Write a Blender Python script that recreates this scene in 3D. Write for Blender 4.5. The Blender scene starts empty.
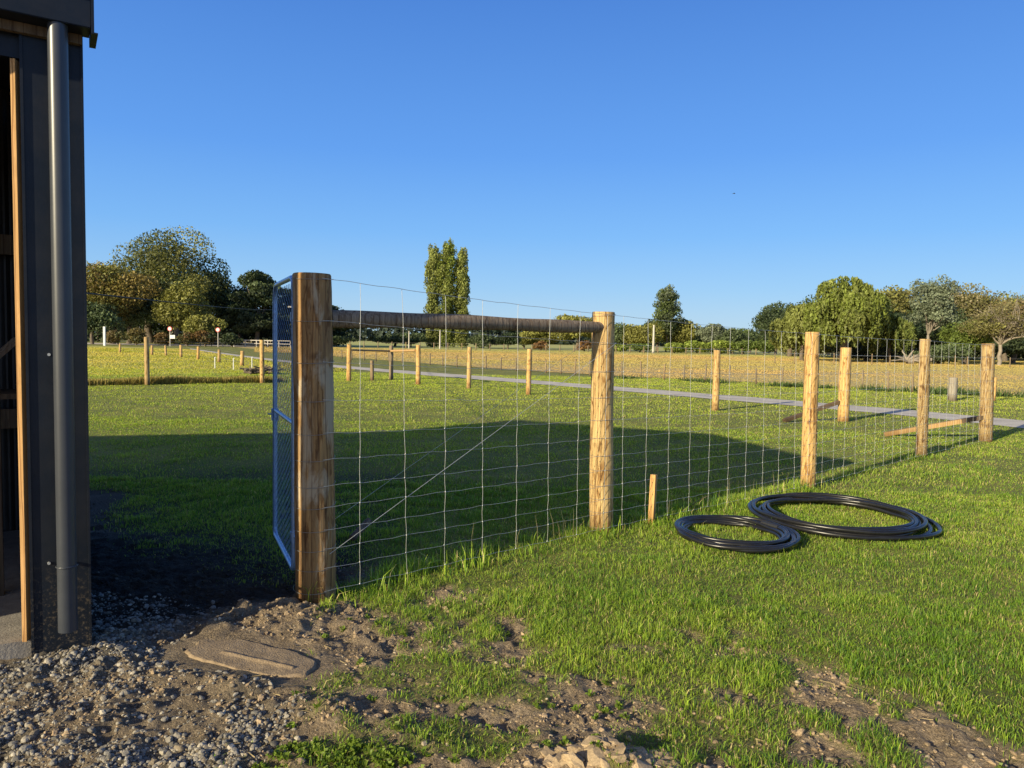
import bpy, math, random
import numpy as np
from mathutils import Matrix, Vector
random.seed(7)
RNG = np.random.default_rng(11)
R = math.radians
scene = bpy.context.scene
COL = scene.collection

# ------------------------------------------------------------------ camera
F = 730.0
EYE = 1.6
cam_rot = Matrix.Rotation(R(90 - 3.37), 3, 'X') @ Matrix.Rotation(R(1.08), 3, 'Z')
cd = bpy.data.cameras.new('camera'); cam = bpy.data.objects.new('camera', cd); COL.objects.link(cam)
cam.location = (0, 0, EYE); cam.rotation_euler = cam_rot.to_euler()
cd.sensor_width = 36; cd.lens = F / 1024 * 36; cd.clip_start = 0.05; cd.clip_end = 6000
scene.camera = cam
inv = cam_rot.transposed()

def proj(x, y, z):
    v = inv @ Vector((x, y, z - EYE))
    return 512 + F * v.x / -v.z, 384 - F * v.y / -v.z

def G(px, py, z=0.0):
    "ground point seen at a pixel of the photo"
    d = cam_rot @ Vector(((px - 512) / F, -(py - 384) / F, -1))
    t = (z - EYE) / d.z
    return d.x * t, d.y * t

def at(px, y, z=0.0):
    "x for image column px at forward distance y and height z"
    x = (px - 512) / F * y
    for _ in range(4):
        q = proj(x, y, z)[0]
        x += (px - q) / F * y
    return x

def zat(px, py, y):
    "height seen at pixel for forward distance y"
    d = cam_rot @ Vector(((px - 512) / F, -(py - 384) / F, -1))
    return EYE + d.z * y / d.y

# ------------------------------------------------------------------ numpy noise
_perm = RNG.random((256, 256))
def vnoise(x, y):
    xi = np.floor(x).astype(int); yi = np.floor(y).astype(int)
    fx = x - xi; fy = y - yi
    fx = fx * fx * (3 - 2 * fx); fy = fy * fy * (3 - 2 * fy)
    a = _perm[xi & 255, yi & 255]; b = _perm[(xi + 1) & 255, yi & 255]
    c = _perm[xi & 255, (yi + 1) & 255]; d = _perm[(xi + 1) & 255, (yi + 1) & 255]
    return (a * (1 - fx) + b * fx) * (1 - fy) + (c * (1 - fx) + d * fx) * fy
def fbm(x, y, s=1.0, o=4):
    x = np.asarray(x, float) * s; y = np.asarray(y, float) * s
    t = 0; amp = .5; n = 0
    for i in range(o):
        t = t + amp * vnoise(x + 17.3 * i, y + 9.1 * i); n += amp
        x, y = (x * .8 - y * .6) * 2.03, (x * .6 + y * .8) * 2.03; amp *= .5
    return t / n
def sstep(a, b, v):
    t = np.clip((v - a) / (b - a), 0, 1); return t * t * (3 - 2 * t)
def segdist(x, y, p, q):
    px, py = p; qx, qy = q; dx, dy = qx - px, qy - py
    t = np.clip(((x - px) * dx + (y - py) * dy) / (dx * dx + dy * dy), 0, 1)
    return np.hypot(x - px - t * dx, y - py - t * dy)

# ------------------------------------------------------------------ ground shape and cover
def poly(pts):
    w = sorted(G(*p) for p in pts); return np.array([a for a, b in w]), np.array([b for a, b in w])
LG = poly([(340, 590), (420, 592), (520, 597), (600, 606), (690, 624), (780, 648), (880, 684), (1010, 738)])
LD = poly([(334, 600), (372, 624), (420, 650), (500, 680), (620, 694), (760, 712), (900, 742), (1010, 770)])
RIDGE = [G(150, 672), G(240, 690), G(330, 712), G(430, 752)]
MOUND = [G(222, 628), G(280, 618), G(325, 612)]
CRUST = [G(205, 632), G(245, 615), G(292, 604)]
CLOD = [G(540, 766), G(605, 768), G(672, 772)]
TUFT = G(330, 756); TUFT2 = G(385, 764)
SPILL = [G(208, 648), G(298, 668)]

# shed corner: its shadow edge just reaches the axis of the gate post
SUN_AZ = np.array([-.704, -.710]); SUN_P = np.array([.710, -.704])
SA = np.array([-math.sin(R(32.5)), math.cos(R(32.5))]); SB = np.array([-math.cos(R(32.5)), -math.sin(R(32.5))])
_p0 = np.array(G(315, 597)); SC = None
for _y in np.linspace(3.3, 4.2, 901):
    _c = np.array([at(90.5, _y, .2), _y])
    if SC is None and float((_p0 - _c) @ SUN_P) >= -.004: SC = _c
DP_R = .041
DP_B = .125; DP_A = -((.066 + -.227 * -DP_B * 1.0) / .973)     # pipe axis in front of the panel
def grass_density(x, y):
    x = np.asarray(x, float); y = np.asarray(y, float)
    yg = np.interp(x, *LG); yd = np.interp(x, *LD)
    t = (y - yd) / np.maximum(yg - yd, .12)
    n = fbm(x, y, 2.6, 4) - .5; n2 = fbm(x + 40, y, 7.0, 2) - .5
    right = sstep(.25, 1.0, t + n * 2.1 + n2 * .9)
    right = np.maximum(right, .75 * sstep(.47, .64, fbm(x + 13, y + 31, 4.2, 3)) * sstep(-3.5, -.2, t))
    right = np.where(t > 2.6, 1, right)
    da = (x - SC[0]) * -SB[0] + (y - SC[1]) * -SB[1]
    left = sstep(4.75, 5.7, y + n * 1.4 + (x + 1.7) * .25) * sstep(.2, .8, da + n * .5 + sstep(7.3, 8.6, y) * 8)
    l2 = sstep(-1.28, -1.12, x + (y - 4.6) * -.9)          # shaded side of the fence line
    gd = np.where(x < -1.13 + (y - 4.5) * 1.15, np.where(y > 4.6, np.maximum(left, sstep(0, .25, x + 1.1 - (y-4.6)*.1) * sstep(4.6, 4.9, y)), 0), right)
    gd = np.where((x < -1.1) & (y < 4.6), 0, gd)
    gd = np.maximum(gd, .95 * np.exp(-(((x - TUFT[0]) / .24) ** 2 + ((y - TUFT[1]) / .10) ** 2)) * sstep(.35, .6, fbm(x, y, 9, 2)))
    return gd

def painted_shade(x, y):  # mask for the shed's shade, painted into soil and clod colour
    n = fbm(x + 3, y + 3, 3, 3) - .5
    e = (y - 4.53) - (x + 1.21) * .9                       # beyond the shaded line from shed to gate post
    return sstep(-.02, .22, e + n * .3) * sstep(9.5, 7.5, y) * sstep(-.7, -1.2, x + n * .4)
def gravel_density(x, y):
    n = fbm(x + 9, y + 4, 3, 3) - .5
    g = (.35 + .65 * sstep(.40, .55, fbm(x + 31, y + 12, 1.6, 3))) * sstep(-.78, -1.15, x + n * .45) * sstep(3.78, 3.45, y + n * .25 + (x + 1.5) * .25) * sstep(-.02, -.16, (y - 4.53) - (x + 1.21) * .93)
    da = (x - SC[0]) * -SB[0] + (y - SC[1]) * -SB[1]
    g = np.maximum(g, .5 * sstep(.75, .2, da + n * .5) * sstep(8.0, 6, y) * (y > 3.5))
    return g

def H(x, y):
    x = np.asarray(x, float); y = np.asarray(y, float)
    near = sstep(9, 5, y) * sstep(-9, -6, x) * sstep(9, 6, x)
    gd = grass_density(x, y)
    dirt = (1 - gd) * near
    h = near * (fbm(x, y, .9, 3) - .5) * .035
    dirt = dirt * (.12 + .88 * sstep(.15, .30, segdist(x, y, SPILL[0], SPILL[1])))
    h = h + dirt * ((fbm(x, y, 3.5, 4) - .5) * .07 + (fbm(x + 5, y, 13, 4) - .5) * .055 + (fbm(x + 5, y, 34, 2) - .5) * .022 - .012)
    rug = np.abs(fbm(x + 3, y + 8, 9, 3) - .5) * 2
    for p, q, hh, w in [(RIDGE[0], RIDGE[1], .06, .10), (RIDGE[1], RIDGE[2], .075, .11), (RIDGE[2], RIDGE[3], .06, .12)]:
        d = segdist(x, y, p, q) / w; h = h + hh * np.exp(-d * d) * (.5 + rug) * .6
    for p, q in zip(MOUND[:-1], MOUND[1:]):
        d = segdist(x, y, p, q) / .22; h = h + .045 * np.exp(-d * d * 1.2) * (.55 + rug * .8)
    for p, q in zip(CRUST[:-1], CRUST[1:]):
        d = segdist(x, y, p, q) / .045; h = h + .045 * np.exp(-d ** 4)
    for p, q in zip(CLOD[:-1], CLOD[1:]):
        d = segdist(x, y, p, q) / .10 + (rug - .4) * .9; h = h + .035 * np.exp(-np.clip(d, 0, 9) ** 4)
    a_ = (x - SC[0]) * SA[0] + (y - SC[1]) * SA[1]; b_ = (x - SC[0]) * SB[0] + (y - SC[1]) * SB[1]
    h = h + .075 * sstep(-.42, -.05, a_) * sstep(.5, .0, a_) * sstep(-.35, -.02, b_)
    return h

# ------------------------------------------------------------------ materials
def mat(name, col=(.5, .5, .5), rough=.7, metal=0.0):
    m = bpy.data.materials.new(name); m.use_nodes = True
    b = m.node_tree.nodes['Principled BSDF']
    b.inputs['Base Color'].default_value = (*col, 1); b.inputs['Roughness'].default_value = rough
    b.inputs['Metallic'].default_value = metal
    return m, m.node_tree.nodes, m.node_tree.links, b
def N(nodes, typ, **kw):
    n = nodes.new(typ)
    for k, v in kw.items():
        if k in n.inputs.keys(): n.inputs[k].default_value = v
        else: setattr(n, k, v)
    return n
def ramp(nodes, links, src, stops):
    r = nodes.new('ShaderNodeValToRGB'); e = r.color_ramp.elements
    e[0].position, e[0].color = stops[0][0], (*stops[0][1], 1)
    e[1].position, e[1].color = stops[-1][0], (*stops[-1][1], 1)
    for p, c in stops[1:-1]:
        k = e.new(p); k.color = (*c, 1)
    links.new(src, r.inputs['Fac']); return r.outputs['Color']
def mix(nodes, links, fac, a, b, mode='MIX'):
    m = nodes.new('ShaderNodeMixRGB'); m.blend_type = mode
    for s, i in ((fac, 0), (a, 1), (b, 2)):
        if isinstance(s, (int, float)): m.inputs[i].default_value = s
        elif isinstance(s, tuple): m.inputs[i].default_value = (*s, 1)
        else: links.new(s, m.inputs[i])
    return m.outputs[0]
def noise(nodes, links, scale, detail=5, vec=None, rough=.55, dist=0.0):
    n = N(nodes, 'ShaderNodeTexNoise', Scale=scale, Detail=detail, Roughness=rough, Distortion=dist)
    if vec is not None: links.new(vec, n.inputs['Vector'])
    return n.outputs['Fac']
def coords(nodes, links, scale=(1, 1, 1), out='Object'):
    t = nodes.new('ShaderNodeTexCoord'); mp = nodes.new('ShaderNodeMapping'); mp.inputs['Scale'].default_value = scale
    links.new(t.outputs[out], mp.inputs['Vector']); return mp.outputs['Vector']
def bump(nodes, links, h, bsdf, strength=.5, dist=.01):
    b = N(nodes, 'ShaderNodeBump', Strength=strength, Distance=dist)
    links.new(h, b.inputs['Height']); links.new(b.outputs['Normal'], bsdf.inputs['Normal'])

def ground_mat():
    m, n, l, b = mat('ground_soil', rough=.95)
    v = coords(n, l)
    at_ = n.new('ShaderNodeAttribute'); at_.attribute_name = 'cover'
    sep = n.new('ShaderNodeSeparateColor'); l.new(at_.outputs['Color'], sep.inputs[0])
    soil = ramp(n, l, noise(n, l, 7, 8, v), [(.3, (.09, .065, .04)), (.5, (.28, .205, .13)), (.7, (.52, .41, .28))])
    soil = mix(n, l, .5, soil, ramp(n, l, noise(n, l, 90, 4, v), [(.35, (.12, .085, .05)), (.65, (.58, .45, .30))]))
    thatch = ramp(n, l, noise(n, l, 1.1, 6, v), [(.3, (.16, .19, .03)), (.55, (.27, .28, .05)), (.75, (.38, .33, .09))])
    fine = ramp(n, l, noise(n, l, 35, 4, v), [(.3, (.35, .35, .35)), (.7, (1.25, 1.25, 1.2))])
    thatch = mix(n, l, .8, thatch, fine, 'MULTIPLY')
    grit = ramp(n, l, noise(n, l, 60, 3, v), [(.3, (.06, .05, .036)), (.7, (.27, .23, .17))])
    c = mix(n, l, sep.outputs[1], soil, grit)
    c = mix(n, l, sep.outputs[0], c, thatch)
    dk = mix(n, l, sep.outputs[2], (1.0, 1.0, 1.0), (.13, .12, .11)); c = mix(n, l, 1.0, c, dk, 'MULTIPLY')  # shed shade multiplied into the ground colour
    l.new(c, b.inputs['Base Color'])
    bump(n, l, noise(n, l, 45, 6, v, .7), b, 1.0, .05)
    return m
def sheet_mat(name, stops, s1, s2, bd=.04, stretch=(1, 1, 1), fm=.3):
    m, n, l, b = mat(name, rough=.95)
    v = coords(n, l, stretch)
    c = ramp(n, l, noise(n, l, s1, 6, v), stops)
    f = ramp(n, l, noise(n, l, s2, 4, v), [(.3, (.55,) * 3), (.7, (1.3,) * 3)])
    c = mix(n, l, fm, c, f, 'MULTIPLY'); l.new(c, b.inputs['Base Color'])
    bump(n, l, noise(n, l, s2, 5, v), b, .3, bd)
    return m
def leaf_mat(name, rough=.55, trans=.35, gain=1.0, tint=(1.2, 1.25, .5)):
    m, n, l, b = mat(name, rough=rough)
    a = n.new('ShaderNodeAttribute'); a.attribute_name = 'tint'
    c = mix(n, l, 1.0, a.outputs['Color'], (gain,) * 3, 'MULTIPLY')
    l.new(c, b.inputs['Base Color']); b.inputs['Specular IOR Level'].default_value = .35
    t = n.new('ShaderNodeBsdfTranslucent')
    l.new(mix(n, l, 1.0, c, tint, 'MULTIPLY'), t.inputs['Color'])
    ms = N(n, 'ShaderNodeMixShader'); ms.inputs[0].default_value = trans
    l.new(b.outputs[0], ms.inputs[1]); l.new(t.outputs[0], ms.inputs[2])
    l.new(ms.outputs[0], n['Material Output'].inputs['Surface'])
    return m
def timber_mat(name, light, dark, streak=.5, knots=.5, bumpd=.006, blotch=None):
    m, n, l, b = mat(name, rough=.8)
    t = n.new('ShaderNodeTexCoord'); oi = n.new('ShaderNodeObjectInfo')
    add = N(n, 'ShaderNodeVectorMath', operation='ADD'); l.new(t.outputs['Object'], add.inputs[0])
    sc = N(n, 'ShaderNodeVectorMath', operation='SCALE'); sc.inputs[0].default_value = (13, 7, 29)
    l.new(oi.outputs['Random'], sc.inputs['Scale']); l.new(sc.outputs[0], add.inputs[1])
    mp = n.new('ShaderNodeMapping'); mp.inputs['Scale'].default_value = (1, 1, .07); l.new(add.outputs[0], mp.inputs['Vector'])
    mp2 = n.new('ShaderNodeMapping'); mp2.inputs['Scale'].default_value = (1, 1, .28); l.new(add.outputs[0], mp2.inputs['Vector'])
    g = noise(n, l, 38, 6, mp.outputs[0], .6, .6)
    c = ramp(n, l, g, [(.3, dark), (.5, tuple((a + d) / 2 for a, d in zip(light, dark))), (.68, light)])
    # dark slanting streaks; on the posts they paint in netting-wire shadows
    vo = N(n, 'ShaderNodeTexVoronoi', Scale=26.0); vo.feature = 'DISTANCE_TO_EDGE'; l.new(mp2.outputs[0], vo.inputs['Vector'])
    mp3 = n.new('ShaderNodeMapping'); mp3.inputs['Scale'].default_value = (1, 1, .16); mp3.inputs['Rotation'].default_value = (.12, .10, 0); l.new(add.outputs[0], mp3.inputs['Vector'])
    ch = ramp(n, l, noise(n, l, 30, 4, mp3.outputs[0], .6, 1.2), [(.52, (1, 1, 1)), (.60, (.55, .42, .28)), (.68, (.30, .20, .12))])
    c = mix(n, l, streak, c, ch, 'MULTIPLY')
    k = ramp(n, l, noise(n, l, 6, 2, add.outputs[0]), [(.62, (1, 1, 1)), (.72, (.35, .25, .17))])
    c = mix(n, l, knots, c, k, 'MULTIPLY')
    if blotch:
        bb = ramp(n, l, noise(n, l, 9, 5, mp2.outputs[0], .6, .5), [(.50, (0, 0, 0)), (.60, (.8, .8, .8))])
        c = mix(n, l, bb, c, blotch)
    rv = ramp(n, l, oi.outputs['Random'], [(0, (.78, .80, .86)), (.5, (1, 1, 1)), (1, (1.18, 1.08, .92))]); c = mix(n, l, 1.0, c, rv, 'MULTIPLY')
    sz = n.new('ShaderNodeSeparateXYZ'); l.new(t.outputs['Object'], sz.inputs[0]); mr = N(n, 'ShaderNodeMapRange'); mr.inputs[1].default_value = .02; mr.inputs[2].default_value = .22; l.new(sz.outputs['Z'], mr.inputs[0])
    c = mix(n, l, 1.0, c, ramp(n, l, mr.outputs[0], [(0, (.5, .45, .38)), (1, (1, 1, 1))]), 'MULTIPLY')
    ck = N(n, 'ShaderNodeTexWave', Scale=9.0, Distortion=7.0, Detail=4.0); ck.bands_direction = 'X'; l.new(mp.outputs[0], ck.inputs['Vector'])
    cr = ramp(n, l, ck.outputs['Fac'], [(.02, (.35, .25, .17)), (.07, (1, 1, 1))]); c = mix(n, l, .7, c, cr, 'MULTIPLY')
    l.new(c, b.inputs['Base Color'])
    bump(n, l, g, b, .9, bumpd * 1.4)
    return m
def metal_mat(name, col, rough, metal=.9, s=40):
    m, n, l, b = mat(name, col, rough, metal)
    v = coords(n, l); r = ramp(n, l, noise(n, l, s, 4, v), [(.3, tuple(x * .75 for x in col)), (.7, col)])
    l.new(r, b.inputs['Base Color']); return m
def speck_mat(name, a, c, s, rough=.9, bd=.004, s2=None):
    m, n, l, b = mat(name, rough=rough); v = coords(n, l)
    col = ramp(n, l, noise(n, l, s, 7, v, .65), [(.3, a), (.7, c)]); l.new(col, b.inputs['Base Color'])
    bump(n, l, noise(n, l, s2 or s * 3, 5, v), b, .6, bd); return m

M = {}
M['ground'] = ground_mat()
M['lawn_blade'] = leaf_mat('grass_blades', .5, .38, 1.0, (1.25, 1.3, .45))
M['dry_blade'] = leaf_mat('dry_grass_blades', .7, .3, 1.0, (1.15, 1.0, .6))
M['leaf'] = leaf_mat('tree_leaves', .6, .22, 1.0, (1.2, 1.2, .5))
M['golden'] = sheet_mat('golden_pasture', [(.3, (.46, .355, .12)), (.5, (.56, .42, .155)), (.7, (.48, .39, .12))], .12, 2.5, .15, (1, 1, 1))
M['meadow'] = sheet_mat('green_meadow', [(.3, (.34, .36, .07)), (.5, (.46, .45, .11)), (.7, (.54, .48, .15))], .02, 1.0, .05, (1, 3, 1))
M['yellowgreen'] = sheet_mat('short_pasture', [(.3, (.34, .34, .04)), (.5, (.46, .43, .06)), (.7, (.56, .48, .09))], .15, 3, .1)
M['track'] = sheet_mat('track_gravel', [(.3, (.44, .40, .34)), (.5, (.56, .51, .44)), (.7, (.66, .61, .53))], 1.5, 40, .02)
M['post'] = timber_mat('peeled_pine', (.68, .48, .21), (.48, .31, .12), .95, .7)
M['post_old'] = timber_mat('stained_gate_post', (.46, .27, .10), (.18, .105, .045), .8, .8, .008, (.50, .41, .28))
M['post_dull'] = timber_mat('grey_weathered_post', (.34, .27, .18), (.20, .15, .09), .6, .4)
M['post_grey'] = timber_mat('silver_grey_post', (.42, .38, .31), (.26, .22, .17), .5, .4)
M['rail'] = timber_mat('weathered_rail', (.36, .28, .19), (.17, .125, .085), .6, .5)
M['sawn'] = timber_mat('sawn_pine', (.62, .40, .17), (.48, .29, .11), .15, .3, .002)
M['inner'] = timber_mat('shaded_inner_timber', (.10, .07, .04), (.05, .035, .02), .3, .3, .002)  # sawn timber with the bay's shade put into its colour
M['jamb'] = timber_mat('bright_pine_jamb', (.62, .39, .18), (.46, .28, .11), .15, .2, .002)
M['sawn_dark'] = timber_mat('dark_sawn_plank', (.20, .14, .08), (.11, .075, .045), .3, .3, .002)  # darker tone of sawn timber
M['endgrain'] = speck_mat('end_grain', (.30, .2, .10), (.5, .36, .2), 30)
M['wire'] = metal_mat('galvanised_wire', (.74, .74, .71), .42, .55)
M['wire_dull'] = metal_mat('dull_wire', (.42, .40, .37), .5, .6)
M['gate'] = metal_mat('galvanised_gate_tube', (.42, .64, 1.0), .35, .4)  # blue of the reflected sky put into the tube colour
M['gate_mesh'] = metal_mat('gate_mesh_wire', (.34, .40, .50), .35, .7)
M['hose'] = speck_mat('black_poly_pipe', (.010, .010, .011), (.018, .018, .019), 12, .32, .0005)
M['fitting'] = speck_mat('black_fitting', (.02, .02, .02), (.03, .03, .03), 20, .5, .0005)
M['panel'] = speck_mat('charcoal_steel', (.008, .012, .020), (.013, .018, .028), 5, .42, .0006, 120)
M['pipe'] = speck_mat('charcoal_downpipe', (.040, .045, .056), (.052, .058, .070), 6, .36, .0002, 40)
def dusty(m):
    n, l = m.node_tree.nodes, m.node_tree.links; b = n['Principled BSDF']; src = b.inputs['Base Color'].links[0].from_socket
    b.inputs['Specular IOR Level'].default_value = .28
    v = coords(n, l); sz = n.new('ShaderNodeSeparateXYZ'); l.new(v, sz.inputs[0])
    lowf = N(n, 'ShaderNodeMapRange'); lowf.inputs[1].default_value = .55; lowf.inputs[2].default_value = 0.0; l.new(sz.outputs['Z'], lowf.inputs[0])
    sp_ = ramp(n, l, noise(n, l, 55, 6, v, .75), [(.52, (0, 0, 0)), (.66, (1, 1, 1))]); mu = mix(n, l, 1.0, sp_, lowf.outputs[0], 'MULTIPLY')
    sm = ramp(n, l, noise(n, l, 3, 6, v, .7), [(.45, (0, 0, 0)), (.9, (.10, .10, .10))]); mu = mix(n, l, 1.0, mu, sm, 'ADD')
    l.new(mix(n, l, mu, src, (.22, .17, .11)), b.inputs['Base Color'])
dusty(M['panel'])
M['cladding'] = speck_mat('corrugated_charcoal', (.02, .022, .025), (.03, .032, .036), 5, .5, .0005)
M['lining'] = speck_mat('shaded_steel_lining', (.012, .012, .012), (.03, .028, .026), 5, .5, .0005)  # near black: the bay's shade is put into the lining colour
M['concrete'] = speck_mat('concrete_slab', (.20, .18, .16), (.33, .30, .26), 14, .9, .006, 90)
M['spill'] = speck_mat('rough_concrete_spill', (.22, .16, .10), (.36, .27, .175), 22, .95, .012, 110)
M['bark'] = speck_mat('tree_bark', (.09, .07, .05), (.20, .16, .12), 3, .9, .03)
M['bark_pale'] = speck_mat('pale_gum_bark', (.20, .17, .13), (.36, .31, .25), 1.5, .8, .02)
M['white'] = speck_mat('white_paint', (.70, .70, .68), (.82, .82, .80), 10, .6, .001)
M['red'] = speck_mat('red_paint', (.5, .03, .03), (.6, .05, .04), 10, .5, .001)
M['polewood'] = speck_mat('pale_pole', (.45, .41, .36), (.60, .56, .50), 5, .8, .004)
M['black'] = speck_mat('black_rubber', (.015, .015, .016), (.03, .03, .032), 10, .6, .001)
M['houseroof'] = speck_mat('grey_roof_iron', (.16, .17, .19), (.24, .25, .27), 3, .6, .004)
M['glass'] = mat('window_glass', (.03, .04, .05), .1)[0]
M['feather'] = speck_mat('dark_feathers', (.02, .02, .02), (.05, .045, .04), 30, .7, .001)

def stone_mat():
    m, n, l, b = mat('river_gravel', rough=.85)
    a = n.new('ShaderNodeAttribute'); a.attribute_name = 'tint'
    v = coords(n, l)
    s = ramp(n, l, noise(n, l, 140, 4, v), [(.3, (.65,) * 3), (.7, (1.2,) * 3)])
    l.new(mix(n, l, 1.0, a.outputs['Color'], s, 'MULTIPLY'), b.inputs['Base Color'])
    bump(n, l, noise(n, l, 200, 4, v), b, .4, .002); return m
M['stone'] = stone_mat()

# ------------------------------------------------------------------ mesh helpers
def np_mesh(name, V, Fs, tint=None, smooth=False):
    "V (n,3); Fs list of int arrays (k,3) or (k,4)"
    me = bpy.data.meshes.new(name)
    V = np.ascontiguousarray(V, dtype=np.float32)
    me.vertices.add(len(V)); me.vertices.foreach_set('co', V.ravel())
    loops = np.concatenate([f.ravel() for f in Fs]).astype(np.int32)
    tot = np.concatenate([np.full(len(f), f.shape[1], np.int32) for f in Fs])
    st = np.concatenate([[0], np.cumsum(tot)[:-1]]).astype(np.int32)
    me.loops.add(len(loops)); me.loops.foreach_set('vertex_index', loops)
    me.polygons.add(len(tot)); me.polygons.foreach_set('loop_start', st)
    me.polygons.foreach_set('loop_total', tot)
    me.polygons.foreach_set('use_smooth', np.full(len(tot), smooth))
    me.update(calc_edges=True)
    if tint is not None:
        a = me.color_attributes.new('tint', 'FLOAT_COLOR', 'POINT')
        c = np.ones((len(V), 4), np.float32); c[:, :3] = tint
        a.data.foreach_set('color', c.ravel())
    return me

class MB:
    "collects shapes into ONE mesh"
    def __init__(s): s.v = []; s.q = []; s.t = []; s.n = 0
    def add(s, V, quads=None, tris=None):
        V = np.asarray(V, float); s.v.append(V)
        if quads is not None and len(quads): s.q.append(np.asarray(quads, int) + s.n)
        if tris is not None and len(tris): s.t.append(np.asarray(tris, int) + s.n)
        s.n += len(V); return s
    def box(s, c, d, rot=None):
        c = np.array(c, float); d = np.array(d, float) / 2
        k = np.array([[-1,-1,-1],[1,-1,-1],[1,1,-1],[-1,1,-1],[-1,-1,1],[1,-1,1],[1,1,1],[-1,1,1]]) * d
        if rot is not None: k = k @ np.array(rot.to_3x3()).T
        return s.add(k + c, [[0,3,2,1],[4,5,6,7],[0,1,5,4],[1,2,6,5],[2,3,7,6],[3,0,4,7]])
    def tube(s, P, r, sides=8, caps=True, closed=False):
        P = np.asarray(P, float); n = len(P)
        r = np.full(n, r) if np.isscalar(r) else np.asarray(r, float)
        T = np.gradient(P, axis=0) if not closed else np.roll(P, -1, 0) - np.roll(P, 1, 0)
        T /= np.linalg.norm(T, axis=1)[:, None] + 1e-12
        up = np.array([0, 0, 1.]) if abs(T[0, 2]) < .9 else np.array([1., 0, 0])
        ref = np.tile(up, (n, 1))
        A = np.cross(T, ref); nn = np.linalg.norm(A, axis=1); bad = nn < 1e-3
        A[bad] = np.cross(T[bad], np.array([0, 1., 0])); A /= np.linalg.norm(A, axis=1)[:, None]
        B = np.cross(T, A)
        th = np.arange(sides) / sides * 2 * np.pi
        V = (P[:, None, :] + r[:, None, None] * (np.cos(th)[None, :, None] * A[:, None, :] + np.sin(th)[None, :, None] * B[:, None, :])).reshape(-1, 3)
        m = n if closed else n - 1
        i = np.arange(m)[:, None] * sides; j = np.arange(sides)[None, :]; j2 = (j + 1) % sides
        i2 = ((np.arange(m) + 1) % n)[:, None] * sides
        Q = np.stack([i + j, i + j2, i2 + j2, i2 + j], -1).reshape(-1, 4)
        s.add(V, Q)
        if caps and not closed:
            for k, ii in ((0, 0), (1, n - 1)):
                ring = V[ii * sides:(ii + 1) * sides]; c = ring.mean(0)
                W = np.vstack([ring, c]); a = np.arange(sides)
                T3 = np.stack([a, (a + 1) % sides, np.full(sides, sides)], -1)
                s.add(W, None, T3[:, ::-1] if k == 0 else T3)
        return s
    def build(s, name, m, parent=None, smooth=False, loc=None):
        V = np.vstack(s.v)
        off = np.array(loc if loc is not None else (parent_loc(parent) if parent else (0, 0, 0)), float)
        Fs = []
        if s.q: Fs.append(np.vstack(s.q))
        if s.t: Fs.append(np.vstack(s.t))
        me = np_mesh(name, V - off, Fs, smooth=smooth); me.materials.append(m)
        o = bpy.data.objects.new(name, me); COL.objects.link(o)
        if parent:
            o.parent = parent; o.location = tuple(off - np.array(parent_loc(parent)))
        else: o.location = tuple(off)
        return o
def parent_loc(o):
    l = Vector((0, 0, 0))
    while o: l = l + o.location; o = o.parent
    return tuple(l)
def tag(o, label=None, cat=None, group=None, kind=None):
    for k, v in (('label', label), ('category', cat), ('group', group), ('kind', kind)):
        if v: o[k] = v
    return o
def thing(name, label, cat, loc=(0, 0, 0), group=None):
    o = bpy.data.objects.new(name, None); o.empty_display_size = .2; COL.objects.link(o); o.location = loc
    return tag(o, label, cat, group)
def obj_np(name, V, Fs, m, tint=None, parent=None, smooth=False):
    me = np_mesh(name, V, Fs, tint, smooth); me.materials.append(m)
    o = bpy.data.objects.new(name, me); COL.objects.link(o)
    if parent: o.parent = parent
    return o

# ------------------------------------------------------------------ world and sun
EL = R(18.2)
w = bpy.data.worlds.new('World'); scene.world = w; w.use_nodes = True
wn, wl = w.node_tree.nodes, w.node_tree.links
sky = wn.new('ShaderNodeTexSky'); sky.sky_type = 'NISHITA'; sky.sun_disc = False
sky.sun_elevation = EL; sky.sun_rotation = math.atan2(SUN_AZ[0], SUN_AZ[1])
sky.ozone_density = 4.0; sky.air_density = 1.0; sky.dust_density = .5; sky.altitude = 0
tc = wn.new('ShaderNodeTexCoord'); sx_ = wn.new('ShaderNodeSeparateXYZ'); wl.new(tc.outputs['Generated'], sx_.inputs[0])
K_ = .13
grad = ramp(wn, wl, sx_.outputs['Z'], [(0.0, (.52, .72, .88)), (.07, (.33, .61, .95)), (.14, (.205, .50, .98)), (.24, (.125, .37, .93)), (.46, (.060, .215, .70)), (.60, (.034, .11, .38)), (1.0, (.014, .040, .13))])
sc_ = mix(wn, wl, 1.0, grad, (1 / K_,) * 3, 'MULTIPLY')
bl_ = mix(wn, wl, .15, sc_, sky.outputs[0])
# pale warm glow round the low sun, behind the camera
nv = N(wn, 'ShaderNodeVectorMath', operation='DOT_PRODUCT'); wl.new(tc.outputs['Generated'], nv.inputs[0]); nv.inputs[1].default_value = (SUN_AZ[0] * math.cos(EL), SUN_AZ[1] * math.cos(EL), math.sin(EL))
gl_ = ramp(wn, wl, nv.outputs['Value'], [(.15, (0, 0, 0)), (.8, (.22, .22, .22)), (1.0, (1, 1, 1))])
bl_ = mix(wn, wl, gl_, bl_, tuple(v / K_ for v in (.95, .82, .62)))
wl.new(bl_, wn['Background'].inputs['Color'])
wn['Background'].inputs['Strength'].default_value = .13
sd = bpy.data.lights.new('sun', 'SUN'); sun = bpy.data.objects.new('sun', sd); COL.objects.link(sun)
sd.energy = 6.8; sd.angle = R(.53); sd.color = (1.0, .87, .60)
dirn = Vector((SUN_AZ[0] * math.cos(EL), SUN_AZ[1] * math.cos(EL), math.sin(EL)))
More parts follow.
